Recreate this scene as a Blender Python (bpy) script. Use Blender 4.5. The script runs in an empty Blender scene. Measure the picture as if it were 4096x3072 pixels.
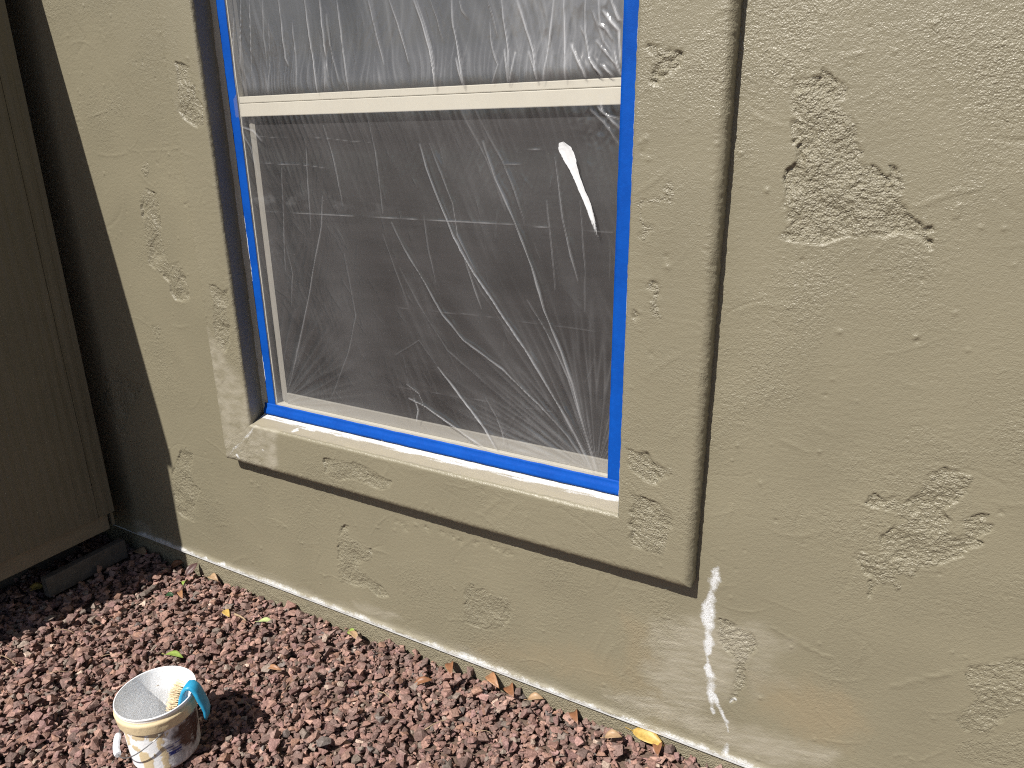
import bpy, bmesh, math, random
import numpy as np
from mathutils import Vector, Matrix

random.seed(7)
rng = np.random.default_rng(7)
scene = bpy.context.scene
COL = scene.collection

# ------------------------------------------------------------------ camera
CAM = np.array([0.665974, -1.54, 1.607519])
ROT = np.array([[0.875101, 0.483800, -0.011630],      # right
                [0.147801, -0.290074, -0.945522],     # down
                [-0.460818, 0.825708, -0.325350]])    # forward
FPX = 2885.4
cam_d = bpy.data.cameras.new('camera'); cam = bpy.data.objects.new('camera', cam_d); COL.objects.link(cam)
cam_d.sensor_width = 36.0; cam_d.lens = FPX / 4096 * 36.0
cam_d.clip_start = 0.02; cam_d.clip_end = 400
m = Matrix.Identity(4)
for i in range(3):
    m[i][0] = ROT[0][i]; m[i][1] = -ROT[1][i]; m[i][2] = -ROT[2][i]; m[i][3] = CAM[i]
cam.matrix_world = m
scene.camera = cam

# ------------------------------------------------------------------ light
LDIR = Vector((0.26, 1.0, -1.30)).normalized()          # direction the sunlight travels
to_sun = -LDIR
world = bpy.data.worlds.new('World'); scene.world = world; world.use_nodes = True
wn = world.node_tree
bg = wn.nodes['Background']
sky = wn.nodes.new('ShaderNodeTexSky'); sky.sky_type = 'NISHITA'; sky.sun_disc = False
sky.sun_elevation = math.asin(to_sun.z); sky.sun_rotation = math.atan2(to_sun.x, to_sun.y)
sky.air_density = 1.0; sky.dust_density = 1.0; sky.ozone_density = 1.0
wn.links.new(sky.outputs[0], bg.inputs[0]); bg.inputs[1].default_value = 0.05
sun_d = bpy.data.lights.new('sun', 'SUN'); sun = bpy.data.objects.new('sun', sun_d); COL.objects.link(sun)
sun_d.energy = 5.0; sun_d.angle = math.radians(0.5); sun_d.color = (1.0, 0.955, 0.89)
sun.rotation_euler = LDIR.to_track_quat('-Z', 'Y').to_euler()
sun.location = (-1, -4, 6)
scene.view_settings.view_transform = 'Standard'
scene.view_settings.look = 'None'
scene.view_settings.gamma = 1.0
scene.view_settings.use_curve_mapping = False
scene.view_settings.exposure = 0.45
cy = scene.cycles
cy.max_bounces = 8; cy.diffuse_bounces = 6; cy.glossy_bounces = 2; cy.transmission_bounces = 2; cy.transparent_max_bounces = 8
cy.caustics_reflective = False; cy.caustics_refractive = False; cy.filter_width = 1.1
cy.use_denoising = False; cy.sample_clamp_indirect = 3.0
scene.render.resolution_x = 1024; scene.render.resolution_y = 768

# ------------------------------------------------------------------ helpers
def ray(u, v):
    q = np.array([(u - 2048) / FPX, (v - 1536) / FPX, 1.0])
    return ROT.T @ q
def on_y(u, v, y):
    d = ray(u, v); t = (y - CAM[1]) / d[1]
    return CAM + t * d
def on_z(u, v, z):
    d = ray(u, v); t = (z - CAM[2]) / d[2]
    return CAM + t * d
def project(P):
    q = (np.asarray(P) - CAM) @ ROT.T
    return 2048 + FPX * q[..., 0] / q[..., 2], 1536 + FPX * q[..., 1] / q[..., 2], q[..., 2]
def crop(ox, oy, s, pts):
    return [(ox + x / s, oy + y / s) for x, y in pts]
def to_plane(pts, y):
    out = []
    for u, v in pts:
        p = on_y(u, v, y); out.append((p[0], p[2]))
    return np.array(out)

def sstep(a, b, x):
    t = np.clip((x - a) / (b - a), 0, 1)
    return t * t * (3 - 2 * t)

_perm = {}
def noise(x, y, seed=0):
    """2D gradient noise, about -1..1"""
    if seed not in _perm:
        r = np.random.default_rng(1000 + seed)
        a = r.random((256, 256)) * 2 * np.pi
        _perm[seed] = (np.cos(a), np.sin(a))
    gx, gy = _perm[seed]
    x0 = np.floor(x).astype(np.int64); y0 = np.floor(y).astype(np.int64)
    fx = x - x0; fy = y - y0
    u = fx * fx * fx * (fx * (fx * 6 - 15) + 10); v = fy * fy * fy * (fy * (fy * 6 - 15) + 10)
    def g(i, j):
        a = (x0 + i) & 255; b = (y0 + j) & 255
        return gx[a, b] * (fx - i) + gy[a, b] * (fy - j)
    n0 = g(0, 0) * (1 - u) + g(1, 0) * u
    n1 = g(0, 1) * (1 - u) + g(1, 1) * u
    return (n0 * (1 - v) + n1 * v) * 1.5
def fbm(x, y, seed=0, octv=3):
    s = 0; a = 1.0; f = 1.0
    for o in range(octv):
        s = s + a * noise(x * f + 13.1 * o, y * f + 7.7 * o, seed + o); a *= .5; f *= 2.03
    return s

def poly_sd(px, pz, poly):
    """signed distance, positive inside"""
    n = len(poly); d2 = np.full(px.shape, 1e9); inside = np.zeros(px.shape, bool)
    for i in range(n):
        ax, az = poly[i]; bx, bz = poly[(i + 1) % n]
        ex, ez = bx - ax, bz - az; L = ex * ex + ez * ez + 1e-12
        t = np.clip(((px - ax) * ex + (pz - az) * ez) / L, 0, 1)
        dx = px - ax - t * ex; dz = pz - az - t * ez
        d2 = np.minimum(d2, dx * dx + dz * dz)
        c = ((az > pz) != (bz > pz)) & (px < (bx - ax) * (pz - az) / (bz - az + 1e-12) + ax)
        inside ^= c
    d = np.sqrt(d2)
    return np.where(inside, d, -d)
def line_d(px, pz, pts):
    """distance to a polyline and fraction along it"""
    best = np.full(px.shape, 1e9); frac = np.zeros(px.shape); side = np.zeros(px.shape)
    n = len(pts) - 1
    for i in range(n):
        ax, az = pts[i]; bx, bz = pts[i + 1]
        ex, ez = bx - ax, bz - az; L = ex * ex + ez * ez + 1e-12
        t = np.clip(((px - ax) * ex + (pz - az) * ez) / L, 0, 1)
        dx = px - ax - t * ex; dz = pz - az - t * ez
        d = np.sqrt(dx * dx + dz * dz)
        b = d < best
        best = np.where(b, d, best); frac = np.where(b, (i + t) / n, frac)
        side = np.where(b, np.sign(ex * dz - ez * dx), side)
    return best, frac, side

def np_mesh(name, verts, quads, attrs=None, smooth=True):
    me = bpy.data.meshes.new(name)
    verts = np.ascontiguousarray(verts, dtype=np.float32); quads = np.ascontiguousarray(quads, dtype=np.int32)
    k = quads.shape[1]
    me.vertices.add(len(verts)); me.vertices.foreach_set('co', verts.ravel())
    me.loops.add(quads.size); me.loops.foreach_set('vertex_index', quads.ravel())
    me.polygons.add(len(quads)); me.polygons.foreach_set('loop_start', np.arange(0, quads.size, k, dtype=np.int32))
    if attrs:
        for an, arr in attrs.items():
            at = me.attributes.new(an, 'FLOAT_COLOR', 'POINT')
            at.data.foreach_set('color', np.ascontiguousarray(arr, dtype=np.float32).ravel())
    me.update(calc_edges=True)
    me.polygons.foreach_set('use_smooth', np.full(len(quads), smooth, dtype=bool))
    return me
def grid_quads(nu, nv, keep=None, flip=False):
    i = np.arange(nu - 1)[:, None] * nv + np.arange(nv - 1)[None, :]
    q = np.stack([i, i + nv, i + nv + 1, i + 1], -1)
    if flip: q = q[..., ::-1]
    if keep is not None: q = q[keep]
    return q.reshape(-1, 4)

def link(name, me, mat=None, parent=None):
    o = bpy.data.objects.new(name, me); COL.objects.link(o)
    if mat is not None and me is not None: me.materials.append(mat)
    if parent is not None: o.parent = parent
    return o
def tag(o, label=None, cat=None, group=None, kind=None):
    if label: o['label'] = label
    if cat: o['category'] = cat
    if group: o['group'] = group
    if kind: o['kind'] = kind
    return o
def empty(name, loc=(0, 0, 0)):
    o = bpy.data.objects.new(name, None); COL.objects.link(o); o.location = loc; o.empty_display_size = .05
    return o
def bm_obj(name, bm, mat, parent=None, smooth=False):
    me = bpy.data.meshes.new(name); bm.to_mesh(me); bm.free()
    if smooth: me.polygons.foreach_set('use_smooth', np.ones(len(me.polygons), bool))
    return link(name, me, mat, parent)
def bm_box(bm, lo, hi, bevel=0.0):
    lo = Vector(lo); hi = Vector(hi)
    r = bmesh.ops.create_cube(bm, size=1.0)
    for v in r['verts']:
        v.co = Vector((lo[i] + (v.co[i] + .5) * (hi[i] - lo[i]) for i in range(3)))
    if bevel > 0:
        es = list({e for v in r['verts'] for e in v.link_edges})
        bmesh.ops.bevel(bm, geom=es, offset=bevel, segments=2, affect='EDGES', profile=.6)
def box(name, lo, hi, mat, parent=None, bevel=0.0):
    bm = bmesh.new(); bm_box(bm, lo, hi, bevel)
    return bm_obj(name, bm, mat, parent)
def tube(name, pts, rad, mat, parent=None, seg=8, loc=None):
    pts = [Vector(p) for p in pts]; n = len(pts)
    if not hasattr(rad, '__len__'): rad = [rad] * n
    V = []; prev = None
    for i, p in enumerate(pts):
        t = (pts[min(i + 1, n - 1)] - pts[max(i - 1, 0)]).normalized()
        if prev is None:
            a = Vector((0, 0, 1)) if abs(t.z) < .9 else Vector((1, 0, 0))
            nrm = t.cross(a).normalized()
        else:
            nrm = (prev - t * prev.dot(t)).normalized()
        prev = nrm; b = t.cross(nrm)
        for k in range(seg):
            a = 2 * math.pi * k / seg
            V.append(p + (nrm * math.cos(a) + b * math.sin(a)) * rad[i])
    F = []
    for i in range(n - 1):
        for k in range(seg):
            F.append((i * seg + k, i * seg + (k + 1) % seg, (i + 1) * seg + (k + 1) % seg, (i + 1) * seg + k))
    F.append(tuple(range(seg))[::-1]); F.append(tuple((n - 1) * seg + k for k in range(seg)))
    me = bpy.data.meshes.new(name); me.from_pydata([tuple(v) for v in V], [], F); me.update()
    me.polygons.foreach_set('use_smooth', np.array([len(p.vertices) == 4 for p in me.polygons]))
    return link(name, me, mat, parent)

# ------------------------------------------------------------------ materials
def mat_new(name):
    mt = bpy.data.materials.new(name); mt.use_nodes = True
    nt = mt.node_tree; return mt, nt, nt.nodes['Principled BSDF']
def N(nt, t, **kw):
    n = nt.nodes.new(t)
    for k, v in kw.items():
        if k.startswith('i_'):
            n.inputs[k[2:].replace('_', ' ')].default_value = v
        else: setattr(n, k, v)
    return n
def mixc(nt, fac, a, b, blend='MIX'):
    n = nt.nodes.new('ShaderNodeMix'); n.data_type = 'RGBA'; n.blend_type = blend
    for s, v in ((0, fac), (6, a), (7, b)):
        if hasattr(v, 'is_output'): nt.links.new(v, n.inputs[s])
        else: n.inputs[s].default_value = v if s == 0 else (v if len(v) == 4 else (*v, 1))
    return n.outputs[2]
def mathn(nt, op, a, b=None, clamp=False):
    n = nt.nodes.new('ShaderNodeMath'); n.operation = op; n.use_clamp = clamp
    for i, v in enumerate((a, b)):
        if v is None: continue
        if hasattr(v, 'is_output'): nt.links.new(v, n.inputs[i])
        else: n.inputs[i].default_value = v
    return n.outputs[0]
def noise_tex(nt, scale, detail=3, rough=.55, vec=None, dist=0.0):
    n = nt.nodes.new('ShaderNodeTexNoise'); n.inputs['Scale'].default_value = scale
    n.inputs['Detail'].default_value = detail; n.inputs['Roughness'].default_value = rough
    n.inputs['Distortion'].default_value = dist
    if vec is not None: nt.links.new(vec, n.inputs['Vector'])
    return n.outputs['Fac']
def obj_co(nt, scale=None):
    tc = nt.nodes.new('ShaderNodeTexCoord').outputs['Object']
    if scale is None: return tc
    mp = nt.nodes.new('ShaderNodeMapping'); mp.inputs['Scale'].default_value = scale
    nt.links.new(tc, mp.inputs['Vector']); return mp.outputs[0]
def ramp(nt, fac, lo, hi):
    n = nt.nodes.new('ShaderNodeMapRange'); n.inputs['From Min'].default_value = lo; n.inputs['From Max'].default_value = hi
    nt.links.new(fac, n.inputs['Value']); n.clamp = True
    return n.outputs[0]
def bump(nt, height, strength, dist, normal=None):
    n = nt.nodes.new('ShaderNodeBump'); n.inputs['Strength'].default_value = strength; n.inputs['Distance'].default_value = dist
    if hasattr(strength, 'is_output'): pass
    nt.links.new(height, n.inputs['Height'])
    if normal is not None: nt.links.new(normal, n.inputs['Normal'])
    return n.outputs[0]

TAN = (0.222, 0.200, 0.137)
def stucco_material(name, base=TAN, rough=.35, fine=1.0):
    mt, nt, b = mat_new(name); L = nt.links.new
    co = obj_co(nt)
    at = N(nt, 'ShaderNodeAttribute', attribute_name='paint')
    sp = nt.nodes.new('ShaderNodeSeparateColor'); L(at.outputs['Color'], sp.inputs[0])
    white, wash, rgh = sp.outputs[0], sp.outputs[1], sp.outputs[2]; tan = at.outputs['Alpha']
    big = noise_tex(nt, 3.2, 2, .6, co)
    mid = noise_tex(nt, 22, 2, .6, co)
    col = mixc(nt, ramp(nt, big, .3, .7), [c * .94 for c in base], [min(1, c * 1.06) for c in base])
    col = mixc(nt, mathn(nt, 'MULTIPLY', ramp(nt, mid, .35, .75), .25), col, [base[0] * .90, base[1] * .88, base[2] * .85])
    col = mixc(nt, tan, col, (0.262, 0.216, 0.138))
    col = mixc(nt, wash, col, (0.375, 0.345, 0.275))
    # dry brushed white: breaks up on the relief grain
    g1 = noise_tex(nt, 190, 2, .6, co); g2 = noise_tex(nt, 48, 3, .6, co)
    thr = mathn(nt, 'ADD', mathn(nt, 'MULTIPLY', g1, 1.0), mathn(nt, 'MULTIPLY', g2, .35))
    wmask = ramp(nt, mathn(nt, 'SUBTRACT', mathn(nt, 'MULTIPLY', white, 1.55), thr), -.05, .72)
    wmask = mathn(nt, 'MULTIPLY', wmask, ramp(nt, white, .02, .12))
    g3 = noise_tex(nt, 330, 2, .6, co)
    wmask = mathn(nt, 'MULTIPLY', wmask, mathn(nt, 'ADD', mathn(nt, 'MULTIPLY', ramp(nt, g3, .34, .54), .62), .38))
    col = mixc(nt, wmask, col, (0.66, 0.675, 0.685))
    L(col, b.inputs['Base Color'])
    rr = mathn(nt, 'ADD', mathn(nt, 'MULTIPLY', ramp(nt, mid, .3, .7), .10), rough)
    rr = mathn(nt, 'ADD', rr, mathn(nt, 'MULTIPLY', wmask, .2))
    L(rr, b.inputs['Roughness'])
    b.inputs['Specular IOR Level'].default_value = 0.65
    f1 = noise_tex(nt, 300, 2, .6, co); f2 = noise_tex(nt, 640, 0, .5, co)
    vo = nt.nodes.new('ShaderNodeTexVoronoi'); vo.inputs['Scale'].default_value = 240; L(co, vo.inputs['Vector'])
    vb = nt.nodes.new('ShaderNodeTexVoronoi'); vb.inputs['Scale'].default_value = 92; L(co, vb.inputs['Vector'])
    lumps = mathn(nt, 'MULTIPLY', mathn(nt, 'POWER', mathn(nt, 'SUBTRACT', 1.0, vb.outputs['Distance']), 2.0), ramp(nt, noise_tex(nt, 40, 0, .5, co), .45, .65))
    grain = mathn(nt, 'ADD', mathn(nt, 'SUBTRACT', 1.0, vo.outputs['Distance']), mathn(nt, 'MULTIPLY', lumps, .9))
    r2 = mathn(nt, 'POWER', rgh, 1.6)
    h = mathn(nt, 'MULTIPLY', f1, mathn(nt, 'ADD', mathn(nt, 'MULTIPLY', rgh, 1.0), .34))
    h = mathn(nt, 'ADD', h, mathn(nt, 'MULTIPLY', f2, .20))
    h = mathn(nt, 'ADD', h, mathn(nt, 'MULTIPLY', mathn(nt, 'MULTIPLY', grain, r2), 1.1))
    L(bump(nt, h, 1.0, .0019 * fine), b.inputs['Normal'])
    return mt
M_wall = stucco_material('stucco_paint')
M_found = stucco_material('foundation_paint', base=(0.245, 0.217, 0.145), rough=.6, fine=1.3)

def plain(name, col, rough=.5, spec=.5, vary=.12, nscale=30, bumpd=0.0, bscale=300):
    mt, nt, b = mat_new(name); co = obj_co(nt)
    n = noise_tex(nt, nscale, 4, .6, co)
    c = mixc(nt, ramp(nt, n, .3, .7), [x * (1 - vary) for x in col], [min(1, x * (1 + vary)) for x in col])
    nt.links.new(c, b.inputs['Base Color']); b.inputs['Roughness'].default_value = rough
    b.inputs['Specular IOR Level'].default_value = spec
    if bumpd > 0:
        nt.links.new(bump(nt, noise_tex(nt, bscale, 3, .6, co), 1.0, bumpd), b.inputs['Normal'])
    return mt

# ------------------------------------------------------------------ layout (metres; wall face is y = 0, house behind it)
D = 0.050                                   # how far the surround stands proud
XL, XR, ZB, ZT = -1.299, 0.3147, 0.5705, 2.62
IXL, IXR, IZB, IZT = -1.146, 0.1235, 0.727, 2.45
RB = 0.0231                                 # depth of the taped window frame behind the wall face
TL, TR, TB = -1.0968, 0.0688, 0.783         # inner edges of the tape
ZRT, ZRB = 1.7223, 1.6682                   # meeting rail
ZS = 0.069                                  # weep screed
def zg(x): return np.clip(-.006 + (x + 1.62) * 0.0165, -.02, .05)

# ------------------------------------------------------------------ relief of the plaster
WALL_PATCH = [
 (crop(2900,100,1.6589,[(465,375),(560,365),(635,330),(650,290),(680,300),(720,340),(770,390),(815,410),(815,455),(800,490),(740,490),(710,505),(760,540),(800,580),(835,600),(860,650),(880,700),(880,745),(860,770),(890,810),(915,860),(885,890),(920,935),(970,930),(1030,960),(1060,990),(1090,1025),(1110,980),(1100,940),(1160,960),(1200,1000),(1190,1050),(1170,1100),(1160,1160),(1190,1210),(1220,1250),(1260,1300),(1300,1300),(1310,1340),(1380,1345),(1390,1370),(1310,1390),(1380,1430),(1370,1490),(1300,1420),(1160,1380),(1000,1410),(940,1415),(850,1395),(740,1420),(640,1455),(400,1430),(360,1405),(430,1325),(405,1275),(430,1220),(385,1210),(405,1100),(390,1040),(400,960),(480,900),(470,840),(520,740),(450,790),(440,640),(510,600),(440,560),(440,460),(465,420)]), .0034, 1.0),
 (crop(3200,1700,2.0737,[(1190,355),(1240,375),(1330,385),(1440,430),(1420,490),(1370,560),(1330,610),(1230,680),(1170,700),(1200,750),(1260,790),(1265,830),(1230,870),(1270,910),(1320,940),(1370,900),(1340,850),(1360,790),(1440,750),(1500,730),(1570,745),(1545,800),(1605,840),(1590,880),(1500,920),(1470,940),(1520,985),(1430,1030),(1340,1050),(1350,1090),(1260,1110),(1110,1180),(1000,1190),(960,1230),(970,1260),(920,1265),(880,1245),(790,1250),(840,1320),(840,1370),(790,1380),(760,1330),(680,1310),(620,1340),(600,1400),(575,1455),(565,1400),(570,1310),(610,1270),(550,1250),(500,1170),(460,1110),(455,1060),(520,1040),(590,1080),(640,1090),(670,1020),(665,930),(720,880),(800,830),(880,790),(830,780),(800,730),(720,700),(590,680),(550,640),(570,590),(620,565),(680,610),(760,610),(810,600),(860,650),(930,600),(1000,540),(1030,470),(1080,410)]), .0028, .95),
 (crop(2500,2100,1.7067,[(640,640),(710,655),(800,710),(860,740),(905,810),(900,855),(840,905),(820,960),(825,1010),(825,1090),(790,1140),(760,1200),(715,1220),(720,1180),(740,1130),(750,1050),(755,980),(745,900),(680,850),(640,780),(630,700)]), .0026, .9),
 (crop(3000,2400,2.018,[(1760,530),(1900,520),(2010,500),(2120,470),(2300,500),(2300,880),(2140,900),(2000,1000),(1920,1110),(1820,1060),(1720,1050),(1660,970),(1740,880),(1830,790),(1760,700),(1740,620)]), .0012, .75),
 (crop(3000,2400,2.018,[(1640,1180),(1760,1120),(1900,1120),(2100,1060),(2300,1040),(2300,1360),(2000,1330),(1800,1300),(1660,1250)]), .0006, .35),
 (crop(500,600,1.8433,[(145,282),(230,320),(245,360),(250,480),(265,520),(265,640),(300,790),(330,850),(400,830),(440,920),(470,1030),(475,1115),(400,1115),(370,1105),(335,1050),(330,980),(250,910),(180,840),(155,710),(130,520),(108,370),(112,310)]), .0034, .62),
 (crop(0,1700,2.011,[(1490,175),(1560,240),(1540,320),(1540,400),(1560,480),(1610,520),(1570,620),(1565,780),(1490,750),(1430,700),(1400,600),(1380,460),(1385,370),(1420,300),(1450,210)]), .0026, .75),
 (crop(1200,1700,2.074,[(370,830),(405,845),(400,920),(430,945),(480,960),(510,1000),(560,1040),(590,1025),(605,1060),(600,1110),(545,1130),(470,1150),(500,1200),(540,1240),(600,1300),(680,1340),(740,1420),(700,1430),(640,1420),(560,1340),(520,1350),(420,1330),(330,1300),(315,1250),(315,1100),(315,950),(335,860)]), .0026, .72),
 (crop(1200,1700,2.074,[(1390,1320),(1440,1330),(1450,1370),(1520,1360),(1600,1410),(1640,1415),(1700,1410),(1745,1460),(1770,1520),(1740,1600),(1680,1690),(1560,1700),(1450,1670),(1370,1640),(1360,1560),(1350,1500),(1385,1460),(1360,1400)]), .0022, .68),
 (crop(0,900,1.843,[(790,1065),(870,1090),(960,1150),(1050,1180),(1000,1280),(940,1400),(900,1560),(860,1480),(800,1340),(750,1290),(760,1120)]), .0026, .8),
 (crop(500,600,1.8433,[(125,95),(165,90),(185,130),(165,200),(140,200),(122,150)]), .0014, .8),
 (crop(500,600,1.8433,[(190,1300),(260,1295),(270,1330),(250,1400),(225,1390)]), .0010, .6),
]
TRIM_PATCH = [
 (crop(0,0,1.8436,[(1295,455),(1360,475),(1400,500),(1395,570),(1440,640),(1450,720),(1500,790),(1505,930),(1430,930),(1350,870),(1320,820),(1305,700),(1305,560)]), .0032, .8),
 (crop(500,600,1.8433,[(625,995),(665,1000),(720,1045),(760,1020),(760,1120),(750,1200),(775,1290),(770,1400),(740,1500),(700,1450),(665,1390),(655,1250),(650,1150),(630,1090)]), .0026, .8),
 (crop(850,1450,2.0733,[(920,790),(1000,810),(1080,830),(1130,840),(1180,830),(1310,890),(1400,950),(1485,990),(1470,1030),(1400,1060),(1270,1000),(1150,960),(1050,975),(960,935),(925,910),(940,870),(915,830)]), .0026, .8),
 (crop(1900,1500,1.7467,[(1060,515),(1100,530),(1150,550),(1220,540),(1225,590),(1240,620),(1290,630),(1330,660),(1350,640),(1380,660),(1370,700),(1300,720),(1240,760),(1180,740),(1150,710),(1110,680),(1060,640),(1070,570)]), .0030, 1.2),
 (crop(1900,1500,1.7467,[(1085,830),(1130,850),(1190,860),(1280,900),(1340,950),(1380,1000),(1370,1060),(1345,1130),(1330,1200),(1310,1260),(1200,1230),(1090,1190),(1075,1140),(1100,1090),(1070,1040),(1110,1000),(1080,960),(1110,920)]), .0028, 1.15),
 (crop(2400,0,3.318,[(640,590),(720,600),(760,640),(830,630),(870,680),(920,650),(980,680),(1020,660),(1070,690),(1100,720),(1080,790),(1050,870),(980,930),(880,980),(830,1040),(770,1070),(780,1120),(700,1100),(650,1060),(700,980),(720,880),(750,800),(700,740),(650,680)]), .0042, 1.7),
 (crop(2450,700,2.37,[(380,1005),(440,1010),(455,1060),(440,1130),(420,1190),(430,1270),(460,1330),(455,1365),(390,1350),(365,1290),(350,1220),(385,1150),(385,1100),(320,1060)]), .0034, 1.2),
 (crop(2450,700,2.37,[(190,1280),(235,1275),(245,1320),(215,1380),(190,1360),(195,1310)]), .003, 1.2),
 (crop(2450,700,2.37,[(240,250),(290,240),(420,215),(500,195),(470,150),(530,55),(580,80),(580,180),(550,300),(500,250),(270,270),(270,400),(330,470),(400,490),(340,560),(300,620),(240,590),(290,520),(250,420)]), .0016, .9),
]
rs = np.random.default_rng(11)
WALL_SPOT = [(*on_y(*p, 0)[[0, 2]], .008, -.0014) for p in crop(1200,1700,2.074,[(800,800),(850,815),(870,845),(880,870),(1040,850),(1060,870),(1170,885),(1200,900),(1260,910),(1270,930),(1330,950),(1340,980),(1450,975),(1480,990),(1590,1000),(1620,1010),(1650,1030),(1720,1050),(1750,1075),(1700,1070)])]
WALL_LINE = [ # soft trowel ridges and drips seen on the wall (pixels, half width, height)
 (crop(3000,2400,2.018,[(180,220),(320,300),(480,390),(600,450),(665,465)]), .006, .0022),
 (crop(3000,2400,2.018,[(1150,700),(1300,670),(1450,630),(1590,590)]), .009, .0020),
 (crop(3000,2400,2.018,[(1150,1280),(1190,1250),(1270,1255),(1330,1310),(1400,1290),(1560,1215)]), .004, .0016),
 (crop(3000,2400,2.018,[(930,345),(905,410),(885,480)]), .003, .0016),
 (crop(3000,2400,2.018,[(865,1090),(850,1170),(835,1240)]), .003, .0016),
 (crop(0,0,1.8436,[(720,1135),(800,1150),(870,1145),(930,1130)]), .005, .0016),
 (crop(0,0,1.8436,[(640,870),(700,850),(790,820)]), .004, .0016),
 (crop(0,0,1.8436,[(955,1105),(1000,1060),(1015,1020),(990,900),(990,840)]), .003, .0012),
 (crop(0,0,1.8436,[(955,1105),(1010,1115),(1050,1150),(1065,1200)]), .003, .0012),
 (crop(0,0,1.8436,[(1060,1115),(1200,1105),(1310,1090)]), .004, .0012),
 (crop(2900,100,1.6589,[(100,100),(140,40),(180,-10)]), .003, -.0014),
 (crop(2900,100,1.6589,[(890,500),(1000,440),(1100,395)]), .005, .0010),
 (crop(2900,100,1.6589,[(1250,1210),(1400,1160),(1520,1110),(1690,1075)]), .006, .0016),
 (crop(2900,100,1.6589,[(1720,140),(1860,130),(1980,170)]), .005, .0012),
 (crop(2900,100,1.6589,[(1545,1205),(1540,1260)]), .006, .0030),
 (crop(2600,1800,2.5525,[(590,60),(580,300),(570,420),(550,700),(530,850)]), .0035, .0016),
 (crop(2600,1800,2.5525,[(600,255),(760,265),(900,270),(1021,250)]), .003, -.0010),
 (crop(1200,1700,2.074,[(510,1000),(620,1030),(760,1080)]), .003, .0012),
 (crop(1200,1700,2.074,[(160,1230),(210,1250),(270,1250),(330,1290)]), .003, .0016),
 (crop(1200,1700,2.074,[(150,900),(200,960),(260,1100)]), .004, .0010),
 (crop(0,1700,2.011,[(1660,120),(1760,190),(1810,240)]), .004, .0016),
 (crop(0,1700,2.011,[(1590,600),(1780,630)]), .004, .0010),
 (crop(0,1700,2.011,[(1590,850),(1690,915)]), .003, .0014),
 (crop(3200,1700,2.0737,[(1100,290),(1250,320),(1400,370),(1560,430),(1700,500)]), .005, -.0012),
 (crop(3200,1700,2.0737,[(380,610),(470,650),(590,680),(800,740)]), .004, .0016),
 (crop(1900,2600,2.011,[(1170,270),(1180,200),(1240,140),(1310,210)]), .003, .0018),
 (crop(1900,2600,2.011,[(870,160),(1000,190),(1080,200)]), .003, .0014),
]
TRIM_LINE = [
 (crop(1200,1700,2.074,[(560,295),(620,280),(720,300),(850,420)]), .004, .0012),
 (crop(1200,1700,2.074,[(1210,485),(1300,510),(1400,530)]), .003, .0016),
 (crop(1200,1700,2.074,[(1640,580),(1700,600),(1745,630),(1640,635)]), .003, .0014),
 (crop(1200,1700,2.074,[(690,615),(800,650),(930,710),(1100,760),(1260,790),(1420,840)]), .003, .0014),
 (crop(1200,1700,2.074,[(100,465),(180,490),(270,505),(325,495)]), .003, .0016),
 (crop(1900,1500,1.7467,[(540,890),(640,960),(750,1030),(880,1130),(1000,1210)]), .003, -.0012),
 (crop(1900,1500,1.7467,[(1200,1230),(1290,1270),(1370,1290),(1440,1300)]), .003, .0012),
 (crop(2450,700,2.37,[(520,885),(600,830),(700,730),(780,650)]), .003, .0012),
 (crop(2450,700,2.37,[(545,1010),(530,910)]), .003, .0012),
 (crop(900,1600,5.53,[(120,1250),(260,1190),(420,1120),(440,1030),(520,900),(600,760)]), .0022, -.0014),
]

def seed_strokes(n, x0, x1, z0, z1, seed, amp):
    r = np.random.default_rng(seed); out = []
    for i in range(n):
        cx = r.uniform(x0, x1); cz = r.uniform(z0, z1); a = r.uniform(0, 2 * np.pi); L = r.uniform(.03, .16); k = r.uniform(-6, 6)
        t = np.linspace(-.5, .5, 6) * L
        pts = np.stack([cx + t * np.cos(a) - k * t * t * np.sin(a), cz + t * np.sin(a) + k * t * t * np.cos(a)], 1)
        out.append((pts, r.uniform(.002, .006), r.choice([-1, 1, 1]) * r.uniform(.35, 1.0) * amp))
    return out
def seed_spots(n, x0, x1, z0, z1, seed):
    r = np.random.default_rng(seed); out = []
    for i in range(n):
        out.append((r.uniform(x0, x1), r.uniform(z0, z1), r.uniform(.0025, .0055), r.choice([1, 1, 1, -1]) * r.uniform(.0008, .0022)))
    return out

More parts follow.
